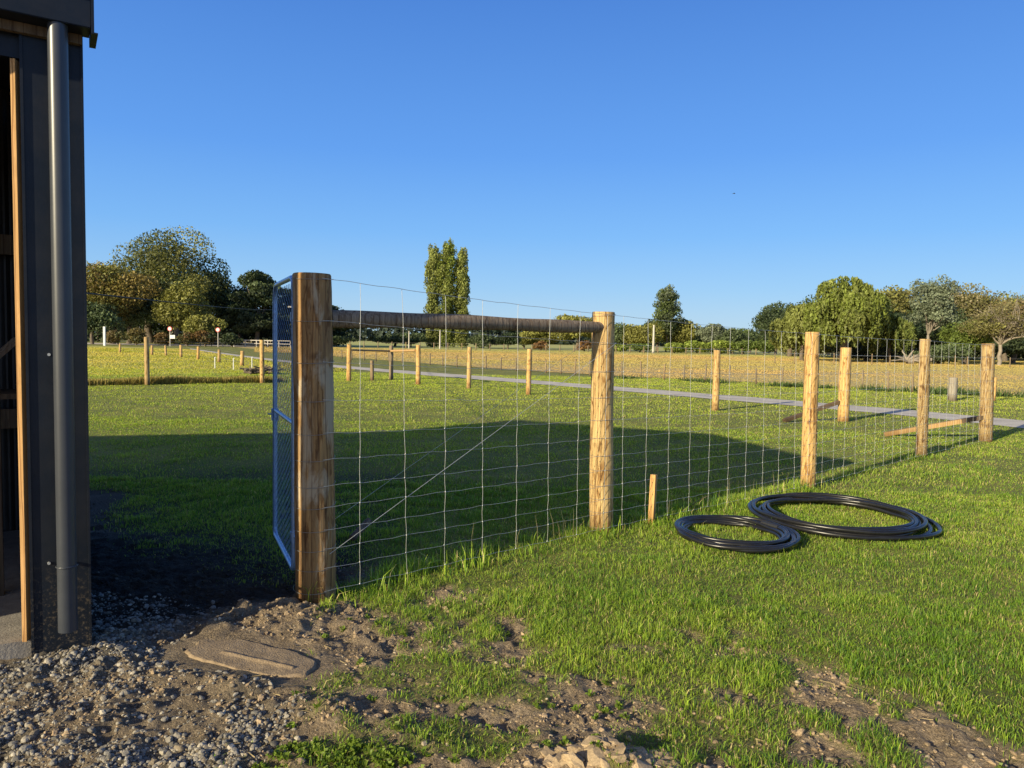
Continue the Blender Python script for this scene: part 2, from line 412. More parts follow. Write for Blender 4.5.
sun.rotation_euler = dirn.to_track_quat('Z', 'Y').to_euler(); sun.location = (-20, -20, 12)

# ------------------------------------------------------------------ ground sheet
def stretch(lo, hi, step, far, growth=1.13):
    a = list(np.arange(lo, hi, step)); s = step; v = a[0]; L = []
    while v > -far: s *= growth; v -= s; L.append(v)
    s = step; v = a[-1]; Rr = []
    while v < far: s *= growth; v += s; Rr.append(v)
    return np.array(L[::-1] + a + Rr)
gx = stretch(-2.9, 2.9, .014, 3500); gy = stretch(2.45, 5.4, .014, 3500)
X, Y = np.meshgrid(gx, gy); Z = H(X, Y)
nx, ny = len(gx), len(gy)
idx = np.arange(nx * ny).reshape(ny, nx)
Q = np.stack([idx[:-1, :-1], idx[:-1, 1:], idx[1:, 1:], idx[1:, :-1]], -1).reshape(-1, 4)
V = np.stack([X, Y, Z], -1).reshape(-1, 3)
me = np_mesh('ground', V, [Q], smooth=True); me.materials.append(M['ground'])
a = me.color_attributes.new('cover', 'FLOAT_COLOR', 'POINT')
c = np.ones((len(V), 4), np.float32); c[:, 0] = grass_density(V[:, 0], V[:, 1]); c[:, 1] = gravel_density(V[:, 0], V[:, 1]); c[:, 2] = painted_shade(V[:, 0], V[:, 1])
a.data.foreach_set('color', c.ravel())
g = bpy.data.objects.new('ground', me); COL.objects.link(g); tag(g, kind='structure')

def sheet(name, pts, m, z, step=None):
    V = np.array([(x, y, z) for x, y in pts]); n = len(V)
    me = bpy.data.meshes.new(name); me.from_pydata([tuple(v) for v in V], [], [tuple(range(n))]); me.update()
    me.materials.append(m); o = bpy.data.objects.new(name, me); COL.objects.link(o); return tag(o, kind='structure')
def strip(name, left, right, m, z):
    n = len(left); V = np.array([(x, y, z) for x, y in left] + [(x, y, z) for x, y in right])
    i = np.arange(n - 1); Qs = np.stack([i, i + 1, n + i + 1, n + i], -1)
    o = obj_np(name, V, [Qs], m); return tag(o, kind='structure')

# the gravel track, from far right to the road beyond the paddock on the left
TRK = [(1400, 470, 478), (1150, 437, 444), (1024, 421, 428.5), (900, 409.5, 415.5), (740, 396.5, 401.5), (600, 385.5, 389.5), (470, 375.5, 379), (380, 369, 371.8), (320, 364, 366.3), (262, 358, 359.8), (220, 352.5, 353.8), (190, 348.5, 349.4)]
far_e = [G(a, b) for a, b, c in TRK]; near_e = [G(a, c) for a, b, c in TRK]
def dens(e, k=14):
    e = np.array(e); t = np.arange(len(e)); u = np.linspace(0, len(e) - 1, len(e) * k)
    return np.stack([np.interp(u, t, e[:, 0]), np.interp(u, t, e[:, 1])], -1)
fe, ne = dens(far_e), dens(near_e)
fe[:, 1] += (fbm(fe[:, 0], fe[:, 1], .8, 3) - .5) * .35; ne[:, 1] += (fbm(ne[:, 0] + 50, ne[:, 1], .8, 3) - .5) * .35
strip('gravel_track', fe, ne, M['track'], .012)
# pastures
GN = [(2000, 465), (1024, 396), (900, 390), (740, 382), (650, 378), (560, 373), (470, 367), (400, 361.5), (340, 357), (300, 353.2)]
GF = 400
gl = [G(*p) for p in GN]
sheet('golden_paddock', gl + [(gl[-1][0] - 70, 190), (at(330, GF), GF), (GF * 1.6, GF)], M['golden'], .016)
sheet('far_meadow', [(at(300, 104), 104), (at(1500, 90), 90), (620, 396), (at(331, 396), 396)], M['meadow'], .026)
lp = [G(-300, 372), G(90, 376), G(270, 372.5), G(278, 364), G(232, 357), G(200, 352), G(180, 348.3)]
sheet('short_paddock', lp + [(at(60, 95), 95), (at(-300, 95), 95)], M['yellowgreen'], .008)
# road past the far trees
sheet('road', [G(-400, 345.0 - 9), G(180, 345.8), G(285, 346.8), G(285, 345.4), G(180, 344.4), G(-400, 343.2 - 9)], M['track'], .02)

# ------------------------------------------------------------------ grass
def blades(x, y, z, h, wd, col, lean=.35, two=True, rng=RNG, flat=None):
    n = len(x); th = rng.random(n) * 2 * np.pi
    la = rng.random(n) * 2 * np.pi; lm = np.abs(rng.normal(0, lean, n)) * h
    sx, sy = np.cos(th) * wd / 2, np.sin(th) * wd / 2
    lx, ly = np.cos(la) * lm, np.sin(la) * lm
    if two:
        V = np.zeros((n, 6, 3))
        fr = [(0, 1.0, 0, 0), (1, .85, .30, .58), (2, .12, 1.0, 1.0)]
        for k, wf, lf, hf in fr:
            for s, sg in ((0, -1), (1, 1)):
                V[:, k * 2 + s, 0] = x + sg * sx * wf + lx * lf
                V[:, k * 2 + s, 1] = y + sg * sy * wf + ly * lf
                V[:, k * 2 + s, 2] = z + h * hf - (lm * .25 * (k == 2))
        b = np.arange(n)[:, None] * 6
        Q = np.concatenate([b + np.array([[0, 1, 3, 2]]), b + np.array([[2, 3, 5, 4]])])
        T = np.repeat(col[:, None, :], 6, 1) * np.array([.55, .55, .95, .95, 1.15, 1.15])[None, :, None]  # shading put into the blade colour: dark foot, pale tip
        return V.reshape(-1, 3), Q, T.reshape(-1, 3)
    V = np.zeros((n, 4, 3))
    for k, (wf, lf, hf) in enumerate([(-1, 0, 0), (1, 0, 0), (.25, 1, 1), (-.25, 1, 1)]):
        V[:, k, 0] = x + sx * wf + lx * lf; V[:, k, 1] = y + sy * wf + ly * lf; V[:, k, 2] = z + h * hf
    b = np.arange(n)[:, None] * 4; Q = b + np.array([[0, 1, 2, 3]])
    T = np.repeat(col[:, None, :], 4, 1) * np.array([.7, .7, 1.1, 1.1])[None, :, None]  # same foot-to-tip shading painted into the simpler blades
    return V.reshape(-1, 3), Q, T.reshape(-1, 3)

def wedge(d0, d1, n, side=.92, rng=RNG, power=2):
    d = (d0 ** power + rng.random(n) * (d1 ** power - d0 ** power)) ** (1 / power)
    return (rng.random(n) * 2 - 1) * side * (d + .6), d

def in_shed(x, y):
    a = (x - SC[0]) * SA[0] + (y - SC[1]) * SA[1]; b = (x - SC[0]) * SB[0] + (y - SC[1]) * SB[1]
    return (a > -.01) & (b > -.02)
trk_mid = (fe + ne) / 2
def on_track(x, y):
    o = np.argsort(ne[:, 0]); yn = np.interp(x, ne[o, 0], ne[o, 1]); o2 = np.argsort(fe[:, 0]); yf = np.interp(x, fe[o2, 0], fe[o2, 1])
    return (y > yn - .05) & (y < yf + .05)
glx = np.array(gl); o_ = np.argsort(glx[:, 0])
def golden_line(x): return np.interp(x, glx[o_, 0], glx[o_, 1])

def lawn_colour(x, y, n, rng=RNG):
    big = fbm(x, y, .45, 4); mid = fbm(x + 30, y, 2.2, 3); r = rng.random((n, 1))
    green = np.array([.21, .37, .035]); lime = np.array([.45, .59, .07]); straw = np.array([.66, .54, .25])
    t = sstep(.3, .7, big * .5 + mid * .5 + (rng.random(n) - .5) * .35 + .008 * np.clip(y - 4, 0, 40))[:, None]
    c = green * (1 - t) + lime * t
    far = sstep(9, 22, y)[:, None]
    c = c * (1 - far) + (c * .35 + np.array([.58, .64, .07]) * .65) * far
    c = np.where((rng.random(n) < .12)[:, None], np.array([.12, .26, .06]), c); s = (rng.random(n) < .10 + .12 * sstep(2.0, 4.5, x) * sstep(.35, .65, mid))[:, None]
    c = np.where(s, straw * (.6 + .6 * r), c)
    return c * (.62 + .6 * r)
# the strip by the fence where the mower does not reach
FP = [G(315, 597), G(601, 532), G(808, 488), G(921, 457), G(986, 441)]
def fence_dist(x, y):
    d = np.full(np.shape(x), 99.0)
    for p, q in zip(FP[:-1], FP[1:]): d = np.minimum(d, segdist(x, y, p, q))
    return d

VV, QQ, TT = [], [], []; off = 0
def push(res):
    global off
    V, Q, T = res; VV.append(V); QQ.append(Q + off); TT.append(T); off += len(V)
for d0, d1, n, two in ((2.35, 4.6, 190000, True), (4.6, 8, 270000, True), (8, 14, 200000, True), (14, 34, 360000, False)):
    x, y = wedge(d0, d1, n)
    gd = grass_density(x, y)
    # clumpy cover
    cl = fbm(x + 11, y + 3, 6.5 if d0 < 8 else 2.5, 3)
    keep = (RNG.random(n) < gd * sstep(.18, .5, cl + (.25 if d0 >= 4.6 else .10))) & ~in_shed(x, y) & ~on_track(x, y) & (y < golden_line(x) + .3)
    x, y = x[keep], y[keep]; n = len(x); gd = gd[keep]; cl = cl[keep]
    fdd = fence_dist(x, y)
    tall = 1 + .8 * np.exp(-(fdd / .16) ** 2) * (y < 12)
    wet = sstep(3.0, .2, x - (y - 4) * .6)
    h = (.008 + .018 * RNG.random(n) + .024 * sstep(.42, .68, cl) + .010 * sstep(.4, .7, fbm(x, y, 1.2, 2))) * tall * (.8 + .25 * gd)
    h *= np.where(RNG.random(n) < .025, 1.7, 1) * (1 - .25 * sstep(7, 12, y))
    wd = (.0022 + .0020 * RNG.random(n)) * np.maximum(1, y / 5.2)
    if not two: wd *= 1.25; h *= 1.0
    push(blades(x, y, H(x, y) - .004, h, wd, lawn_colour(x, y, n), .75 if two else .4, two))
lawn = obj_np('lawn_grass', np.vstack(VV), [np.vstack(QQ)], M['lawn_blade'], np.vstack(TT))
tag(lawn, 'short green mown grass covering the lawn on both sides of the wire fence', 'grass', kind='stuff')

# seed stalks and broad weeds along the fence foot
VV, QQ, TT = [], [], []; off = 0
n = 2600; k = RNG.integers(0, 2, n); t = RNG.random(n)
P = np.array(FP)[:, :2]; x = P[k, 0] + (P[k + 1, 0] - P[k, 0]) * t; y = P[k, 1] + (P[k + 1, 1] - P[k, 1]) * t
x += RNG.normal(0.03, .09, n); y += RNG.normal(-.03, .09, n)
q = fbm(x, y, 4, 2) > .47; x, y = x[q], y[q]; n = len(x)
push(blades(x, y, H(x, y), .06 + .12 * RNG.random(n) ** 2, np.full(n, .006), lawn_colour(x, y, n) * 1.1, .45))
n = 60; k = RNG.integers(0, 2, n); t = RNG.random(n)
x = P[k, 0] + (P[k + 1, 0] - P[k, 0]) * t + .02; y = P[k, 1] + (P[k + 1, 1] - P[k, 1]) * t
push(blades(x, y, H(x, y), .16 + .16 * RNG.random(n), np.full(n, .0035), np.tile([.40, .34, .20], (n, 1)), .12))
o = obj_np('fence_foot_weeds', np.vstack(VV), [np.vstack(QQ)], M['lawn_blade'], np.vstack(TT))
tag(o, 'longer uncut grass and seed stalks along the foot of the netting fence', 'weeds', kind='stuff')

# little broad-leaved weeds on the soil
VV, QQ, TT = [], [], []; off = 0
cx = [TUFT[0] + RNG.normal(0, .16) for _ in range(60)] + [TUFT2[0] + RNG.normal(0, .12) for _ in range(20)]; cy = [TUFT[1] + RNG.normal(0, .05) for _ in range(60)] + [TUFT2[1] + RNG.normal(0, .04) for _ in range(20)]
xx, yy = wedge(2.5, 4.6, 900); gq = grass_density(xx, yy); kk = (gq < .6) & (xx > -1) & (fbm(xx, yy, 3, 2) > .5)
cx = np.array(cx + list(xx[kk][:60])); cy = np.array(cy + list(yy[kk][:60]))
for a_, b_ in zip(cx, cy):
    m_ = 14; ang = RNG.random(m_) * 2 * np.pi; rr = .006 + .014 * RNG.random(m_)
    x = a_ + np.cos(ang) * rr * .4; y = b_ + np.sin(ang) * rr * .4
    V = np.zeros((m_, 4, 3)); L = rr; wv = rr * .45; up = .006 + .02 * RNG.random(m_)
    z0 = H(x, y)
    V[:, 0] = np.stack([x, y, z0], -1)
    V[:, 1] = np.stack([x + np.cos(ang) * L * .6 - np.sin(ang) * wv, y + np.sin(ang) * L * .6 + np.cos(ang) * wv, z0 + up], -1)
    V[:, 2] = np.stack([x + np.cos(ang) * L * 1.2, y + np.sin(ang) * L * 1.2, z0 + up * .8], -1)
    V[:, 3] = np.stack([x + np.cos(ang) * L * .6 + np.sin(ang) * wv, y + np.sin(ang) * L * .6 - np.cos(ang) * wv, z0 + up * 1.15], -1)
    c_ = np.repeat((np.array([.18, .26, .03]) * (.6 + .8 * RNG.random((m_, 1))))[:, None, :], 4, 1)
    push((V.reshape(-1, 3), np.arange(m_ * 4).reshape(-1, 4), c_.reshape(-1, 3)))
o = obj_np('small_weeds', np.vstack(VV), [np.vstack(QQ)], M['lawn_blade'], np.vstack(TT))
tag(o, 'small broad-leaved weeds sprouting on the bare soil', 'weeds', kind='stuff')

# dead straw lying on the soil
n = 1500; x, y = wedge(2.45, 4.7, n, .8); kk = (grass_density(x, y) < .75) & (x > -1.3) ; x, y = x[kk], y[kk]; n = len(x)
th = RNG.random(n) * 6.28; L = .012 + .035 * RNG.random(n); wv = .0011
z = H(x, y) + .006; V = np.zeros((n, 4, 3))
for k_, (a1, b1) in enumerate(((-1, -1), (1, -1), (1, 1), (-1, 1))):
    V[:, k_] = np.stack([x + np.cos(th) * L * a1 - np.sin(th) * wv * b1, y + np.sin(th) * L * a1 + np.cos(th) * wv * b1, z + .006 * a1 * RNG.random(n)], -1)
o = obj_np('dead_straw', V.reshape(-1, 3), [np.arange(n * 4).reshape(-1, 4)], M['dry_blade'], np.repeat((np.array([.42, .33, .18]) * (.5 + .7 * RNG.random((n, 1))))[:, None], 4, 1).reshape(-1, 3))
tag(o, 'scattered dead straw lying on the bare soil', 'straw', kind='stuff')

# dry pasture grass (golden) and short paddock grass
def inside_short(x, y):
    a_ = G(270, 372.5); ok = (y > 27.5) & (y < 95)
    yn = np.interp(x, [G(-300, 372)[0], G(90, 376)[0], G(270, 372.5)[0]], [G(-300, 372)[1], G(90, 376)[1], a_[1]])
    o = np.argsort(ne[:, 0]); yt = np.interp(x, ne[o, 0], ne[o, 1])
    return (y > yn) & (y < yt) & (y < 95) & (x < a_[0] + 3)
VV, QQ, TT = [], [], []; off = 0
x, y = wedge(22, 120, 320000, 1.0, power=1.25); kk = (y > golden_line(x)) & (x > G(300, 353)[0] + -.35 * (y - 60)); x, y = x[kk], y[kk]; n = len(x)
h = (.012 + .02 * RNG.random(n) + .03 * sstep(.5, .7, fbm(x, y, .15, 3))) * (1 + .3 * sstep(40, 90, y))
c1 = np.array([.60, .43, .155]); c2 = np.array([.51, .42, .13]); c3 = np.array([.42, .42, .12])
b1 = fbm(x * .25, y, .16, 4); t = sstep(.35, .65, b1)[:, None]; c_ = c1 * (1 - t) + c2 * t
t = sstep(95, 140, y + (b1 - .5) * 60)[:, None]; c_ = c_ * (1 - t) + c3 * t
push(blades(x, y, np.full(n, .016), h, .0016 * y, c_ * (.85 + .3 * RNG.random((n, 1))), .4, False))
o = obj_np('dry_pasture_grass', np.vstack(VV), [np.vstack(QQ)], M['dry_blade'], np.vstack(TT))
tag(o, 'golden dry pasture grass filling the paddock beyond the track', 'pasture grass', kind='stuff')
VV, QQ, TT = [], [], []; off = 0
x, y = wedge(24, 95, 240000, 1.0, power=1.4); kk = inside_short(x, y); x, y = x[kk], y[kk]; n = len(x)
b1 = fbm(x, y, .12, 4); t = sstep(.35, .65, b1)[:, None]
c_ = np.array([.46, .47, .05]) * (1 - t) + np.array([.66, .56, .11]) * t
push(blades(x, y, np.full(n, .006), .025 + .03 * RNG.random(n), .0015 * y, c_ * (.85 + .3 * RNG.random((n, 1))), .4, False))
# rough strip at the foot of the far post fence
E = [G(147, 385), G(262, 383), G(349, 381)]
n = 26000; u = RNG.random(n) * 2.0 - .9; p0, p1 = np.array(E[0]), np.array(E[1])
x = p0[0] + (p1[0] - p0[0]) * u; y = p0[1] + (p1[1] - p0[1]) * u + np.abs(RNG.normal(0, .55, n)) + .15
hh = (.06 + .20 * RNG.random(n) ** 1.5) * (1 - .5 * sstep(.9, 1.25, u)) * (.6 + .8 * fbm(x, y, .8, 2))
t = (RNG.random(n) < .65)[:, None]; c_ = np.where(t, np.array([.50, .40, .12]), np.array([.20, .22, .05])) * (.5 + .8 * RNG.random((n, 1)))
push(blades(x, y, np.zeros(n), hh, np.full(n, .022), c_, .35, False))
o = obj_np('rough_grass', np.vstack(VV), [np.vstack(QQ)], M['dry_blade'], np.vstack(TT))
tag(o, 'yellow-green paddock grass with a longer rough strip under the far post fence', 'rough grass', kind='stuff')
# weeds along the fence beyond the track
VV, QQ, TT = [], [], []; off = 0
for _ in range(26):
    a_ = RNG.random(); px = 600 + 440 * a_ ** .8; py = np.interp(px, [600, 1040], [378, 398]) + RNG.normal(0, .6); gxw, gyw = G(px, py)
    m_ = 90; x = gxw + RNG.normal(0, .28 + .2 * RNG.random(), m_); y = gyw + RNG.normal(0, .15, m_)
    s_ = .5 + RNG.random()
    push(blades(x, y, np.full(m_, .016), (.06 + .14 * RNG.random(m_)) * s_, np.full(m_, .04), np.array([.075, .12, .03]) * (.5 + RNG.random((m_, 1))), .5, False))
o = obj_np('fence_line_weeds', np.vstack(VV), [np.vstack(QQ)], M['leaf'], np.vstack(TT))
tag(o, 'dark green docks and thistles along the batten fence beyond the track', 'weeds', kind='stuff')

# ------------------------------------------------------------------ gravel and clods
def icos():
    t = (1 + 5 ** .5) / 2
    v = np.array([(-1,t,0),(1,t,0),(-1,-t,0),(1,-t,0),(0,-1,t),(0,1,t),(0,-1,-t),(0,1,-t),(t,0,-1),(t,0,1),(-t,0,-1),(-t,0,1)], float)
    v /= np.linalg.norm(v[0])
    f = [(0,11,5),(0,5,1),(0,1,7),(0,7,10),(0,10,11),(1,5,9),(5,11,4),(11,10,2),(10,7,6),(7,1,8),(3,9,4),(3,4,2),(3,2,6),(3,6,8),(3,8,9),(4,9,5),(2,4,11),(6,2,10),(8,6,7),(9,8,1)]
    v = [tuple(a) for a in v]; c = {}
    def mid(a, b):
        k = (min(a, b), max(a, b))
        if k not in c:
            m = np.array(v[a]) + np.array(v[b]); v.append(tuple(m / np.linalg.norm(m))); c[k] = len(v) - 1
        return c[k]
    g = []
    for a, b, d in f:
        x, y, z = mid(a, b), mid(b, d), mid(d, a); g += [(a, x, z), (b, y, x), (d, z, y), (x, y, z)]
    return np.array(v), np.array(g)
IV, IF = icos()
def stones(x, y, z, r, cols, rough=.12, flat=(.45, .8), rng=RNG):
    n = len(x); k = len(IV)
    D = 1 + (rng.random((n, k)) - .5) * rough * 2
    # plane-cut facets make them angular
    V = IV[None] * D[:, :, None]
    for _ in range(3):
        nr = rng.normal(size=(n, 1, 3)); nr /= np.linalg.norm(nr, axis=2, keepdims=True)
        dd = (V * nr).sum(2, keepdims=True); lim = .55 + .35 * rng.random((n, 1, 1))
        V = V - nr * np.maximum(dd - lim, 0)
    S = np.stack([rng.uniform(.8, 1.25, n), rng.uniform(.6, 1.0, n), rng.uniform(*flat, n)], -1)
    V = V * S[:, None, :] * r[:, None, None]
    th = rng.random(n) * 6.28; c, s = np.cos(th)[:, None], np.sin(th)[:, None]
    tl = rng.normal(0, .3, n)[:, None]
    X = V[..., 0]; Yv = V[..., 1]; Zv = V[..., 2]
    Zv2 = Zv * np.cos(tl) + X * np.sin(tl); X2 = X * np.cos(tl) - Zv * np.sin(tl)
    W = np.stack([X2 * c - Yv * s + x[:, None], X2 * s + Yv * c + y[:, None], Zv2 + z[:, None]], -1)
    Fc = (np.arange(n)[:, None, None] * k + IF[None]).reshape(-1, 3)
    return W.reshape(-1, 3), Fc, np.repeat(cols[:, None], k, 1).reshape(-1, 3)
def stone_cols(n):
    base = np.array([[.36, .33, .28], [.46, .41, .33], [.24, .225, .20], [.58, .52, .42], [.32, .26, .18]])[RNG.choice(5, n, p=[.35, .2, .25, .08, .12])]
    return base * (.65 + .6 * RNG.random((n, 1)))
n = 75000
x = RNG.uniform(-3.4, .1, n); y = 2.3 + 2.1 * RNG.random(n) ** 1.15
pr = gravel_density(x, y) * (.35 + .9 * sstep(.35, .6, fbm(x + 70, y, 4, 3)))
sp = np.minimum(segdist(x, y, SPILL[0], SPILL[1]) / .22, 1)
kk = (RNG.random(n) < pr * (sp > .95)) & ~in_shed(x, y); x, y = x[kk], y[kk]; n = len(x)
r = np.clip(.0043 * np.exp(RNG.normal(.25, .55, n)), .003, .019)
V1 = stones(x, y, H(x, y) + r * .02, r, stone_cols(n) * .80)
x, y = wedge(2.4, 5.2, 9000, .85); pr = (1 - grass_density(x, y)) * (.12 + .5 * sstep(.5, .65, fbm(x + 20, y + 7, 2.5, 3)))
kk = (RNG.random(len(x)) < pr) & (x > -1.2); x, y = x[kk], y[kk]; n2 = len(x)
r = np.clip(.004 * np.exp(RNG.normal(.3, .5, n2)), .003, .02)
V2 = stones(x, y, H(x, y) + r * .1, r, stone_cols(n2) * np.array([1.1, 1.0, .85]))
# loose gravel against the shed wall, the wall's shade put into the stone colour
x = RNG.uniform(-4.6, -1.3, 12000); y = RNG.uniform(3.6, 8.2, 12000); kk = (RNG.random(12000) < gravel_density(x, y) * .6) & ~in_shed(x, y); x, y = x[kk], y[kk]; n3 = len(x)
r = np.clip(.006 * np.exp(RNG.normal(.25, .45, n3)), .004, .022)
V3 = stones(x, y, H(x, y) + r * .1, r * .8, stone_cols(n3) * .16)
Vs = np.vstack([V1[0], V2[0], V3[0]]); Fs = np.vstack([V1[1], V2[1] + len(V1[0]), V3[1] + len(V1[0]) + len(V2[0])])
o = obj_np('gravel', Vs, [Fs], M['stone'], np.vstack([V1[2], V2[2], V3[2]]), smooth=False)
tag(o, 'loose grey river gravel spread in front of the shed and thinning into the soil', 'gravel', kind='stuff')
# soil clods
x, y = wedge(2.4, 4.9, 42000, .85); pr = (1 - grass_density(x, y)) * (1 - gravel_density(x, y) * .85) * (.35 + .9 * sstep(.45, .68, fbm(x + 1, y + 77, 2.2, 3)))
near_m = np.min([segdist(x, y, a_, b_) for a_, b_ in zip(MOUND[:-1] + CLOD[:-1], MOUND[1:] + CLOD[1:])], axis=0)
pr = np.maximum(pr, .95 * (near_m < .16)) * (segdist(x, y, SPILL[0], SPILL[1]) > .24)
kk = RNG.random(len(x)) < pr; kk &= ~in_shed(x, y); x, y = x[kk], y[kk]; n = len(x)
r = np.clip(.0045 * np.exp(RNG.normal(.1, .6, n)), .002, .020)
cc = np.array([.37, .27, .165]) * (.55 + .75 * RNG.random((n, 1)))
cc = cc * (1 - .85 * painted_shade(x, y))[:, None]; V4 = stones(x, y, H(x, y) - r * .05, r, cc, .3, (.4, .75))  # clods in the shed's shade get it in their colour too
m_ = 130; t = RNG.random(m_); a_, b_ = np.array(CLOD[0]), np.array(CLOD[-1]); x = a_[0] + (b_[0] - a_[0]) * t; y = a_[1] + (b_[1] - a_[1]) * t + RNG.normal(0, .045, m_)
r = .016 + .034 * RNG.random(m_); V5 = stones(x, y, H(x, y) - .006, r, np.array([.42, .31, .19]) * (.7 + .4 * RNG.random((m_, 1))), .3, (.3, .5))
o = obj_np('soil_clods', np.vstack([V4[0], V5[0]]), [np.vstack([V4[1], V5[1] + len(V4[0])])], M['stone'], np.vstack([V4[2], V5[2]]))
tag(o, 'broken brown soil clods on the dug ground by the gate post', 'soil clods', kind='stuff')

# concrete spill beside the gravel: a low smooth tongue
sp0, sp1 = np.array(SPILL[0]), np.array(SPILL[1]); ax = (sp1 - sp0); L = np.linalg.norm(ax); ax /= L; pp = np.array([-ax[1], ax[0]])
us = np.linspace(-.18, L + .16, 200); vs = np.linspace(-.19, .19, 110); U, Vv = np.meshgrid(us, vs)
PX = sp0[0] + ax[0] * U + pp[0] * Vv; PY = sp0[1] + ax[1] * U + pp[1] * Vv
dd = np.maximum(np.abs(Vv) / .145, np.abs(U - L / 2) / (L / 2 + .12)) ** 1; rr_ = ((np.abs(Vv) / .15) ** 3 + (np.abs(U - L / 2) / (L / 2 + .12)) ** 3) ** (1 / 3) + (fbm(PX, PY, 7, 4) - .5) * .28
base_ = float(H(sp0[0], sp0[1])) * .5 + float(H(sp1[0], sp1[1])) * .5
Zs = base_ + .010 - .09 * sstep(.88, 1.04, rr_) + (fbm(PX, PY, 8, 3) - .5) * .014 + .008 * np.exp(-((Vv + .03) / .014) ** 2) * (U > .12) * (U < L)
ii = np.arange(U.size).reshape(U.shape); Qs = np.stack([ii[:-1, :-1], ii[:-1, 1:], ii[1:, 1:], ii[1:, :-1]], -1).reshape(-1, 4)
o = obj_np('concrete_spill', np.stack([PX, PY, Zs], -1).reshape(-1, 3), [Qs], M['spill'], smooth=True)
tag(o, 'smooth brown tongue of set concrete lying between the gravel and the dug soil', 'concrete')

# ------------------------------------------------------------------ posts
def post_mesh(r0, r1, h, seed, sides=28, rings=46, lump=.05, lean=(0, 0), bury=.12):
    rng = np.random.default_rng(seed); ph = rng.random(4) * 50
    zs = np.concatenate([np.linspace(-bury, h - .008, rings), [h]]); th = np.arange(sides) / sides * 2 * np.pi
    TH, ZZ = np.meshgrid(th, zs)
    rad = r0 + (r1 - r0) * np.clip(ZZ / h, 0, 1)
    nz = fbm(np.cos(TH) * 1.3 + ph[0], ZZ * 1.4 + np.sin(TH) * 1.3 + ph[1], 1.6, 4) - .5
    nf = fbm(np.cos(TH) * 3 + ph[2], ZZ * 3 + np.sin(TH) * 3 + ph[3], 2.5, 3) - .5
    rad = rad * (1 + nz * lump * 2.2 + nf * lump * .9)
    rad[-1] *= .955
    bend = np.sin(ZZ / h * 2.2 + ph[0]) * .006
    X = np.cos(TH) * rad + lean[0] * ZZ + bend; Y = np.sin(TH) * rad + lean[1] * ZZ
    V = np.stack([X, Y, ZZ], -1).reshape(-1, 3)
    n = len(zs); i = np.arange(n - 1)[:, None] * sides; j = np.arange(sides)[None]; j2 = (j + 1) % sides
    Q = np.stack([i + j, i + j2, i + sides + j2, i + sides + j], -1).reshape(-1, 4)
    V = np.vstack([V, [[lean[0] * h + bend[-1, 0], lean[1] * h, h + .001]]]); c = len(V) - 1; k = (n - 1) * sides
    T = np.stack([k + np.arange(sides), k + (np.arange(sides) + 1) % sides, np.full(sides, c)], -1)
    return V, [Q, T]
def post(parent, x, y, r, h, m, seed, name='post', label=None, lean=(0, 0), taper=.94, z=None, sides=28, rings=46):
    V, Fs = post_mesh(r, r * taper, h, seed, sides, rings, lean=lean)
    me = np_mesh(name, V, Fs, smooth=True); me.materials.append(m)
    o = bpy.data.objects.new(name, me); COL.objects.link(o)
    p = parent_loc(parent) if parent else (0, 0, 0); zz = float(H(x, y)) if z is None else z
    if parent: o.parent = parent
    o.location = (x - p[0], y - p[1], zz - p[2])
    if label: o['label'] = label
    return o

# ---- main netting fence
PX_ = [(315, 597, 274, .122), (600.5, 532, 312, .099), (808, 488, 332, .082), (921.5, 457, 339, .078), (986, 441, 343.5, .108)]
main = thing('netting_fence', 'tall netting fence on five round timber posts with a dark brace rail by the gate', 'fence', (FP[0][0], FP[0][1], 0))
labs = ['stained mottled gate post, thickest and nearest', 'peeled pine post carrying the far end of the brace rail', None, None, 'thick end post of the netting fence']
tops = []
for i, ((bx, by, ty, r), (x, y)) in enumerate(zip(PX_, FP)):
    topx = [312.5, 604, 812, 925, 988][i]; h = zat(topx, ty, y); z0 = float(H(x, y)); tx = at(topx, y, h)
    lean = ((tx - x) / h, 0)
    post(main, x, y, r, h - z0, M['post_old'] if i == 0 else M['post'], 50 + i, label=labs[i], lean=lean)
    tops.append((tx, y, h))
# a dark knot hole on the second post is where the rail meets it
A3, B3 = np.array([FP[0][0], FP[0][1], zat(332, 319, FP[0][1])]), np.array([FP[1][0] + .01, FP[1][1], zat(590, 326.5, FP[1][1])])
d3 = (B3 - A3) / np.linalg.norm(B3 - A3)
t = np.linspace(.085, np.linalg.norm(B3 - A3) - .085, 40)
mb = MB(); mb.tube(A3[None] + d3[None] * t[:, None] + np.array([0, 0, 1]) * (np.sin(t * 2.1) * .006)[:, None], .054 - .006 * t / t[-1] + .003 * np.sin(t * 7), 18)
o = mb.build('brace_rail', M['rail'], main, smooth=True)
rot_me = o.data
# netting
fdir = lambda i: (np.array(FP[i + 1]) - np.array(FP[i])) / np.linalg.norm(np.array(FP[i + 1]) - np.array(FP[i]))
HR = np.array([.04, .125, .205, .285, .365, .44, .52, .605, .70, .81, .905, .985])   # of post height... wires closer at the foot
HR = np.array([.035, .105, .165, .225, .295, .36, .44, .52, .62, .735, .86, .985])
nrm_side = 1
net = MB(); ties = net
def netpos(i, u, hr):
    a, b = np.array(tops[i]), np.array(tops[i + 1]); p, q = np.array(FP[i]), np.array(FP[i + 1])
    h = (a[2] * (1 - u) + b[2] * u) * hr
    base = p * (1 - u) + q * u
    lx = (a[0] - p[0]) * (1 - u) + (b[0] - q[0]) * u
    d = fdir(i); nrm = np.array([d[1], -d[0]])       # towards the camera side
    rr = PX_[i][3] * (1 - u) + PX_[i + 1][3] * u
    o_ = rr + .006
    return np.array([base[0] + lx * hr + nrm[0] * o_, base[1] + nrm[1] * o_, h])
sway = np.random.default_rng(5)
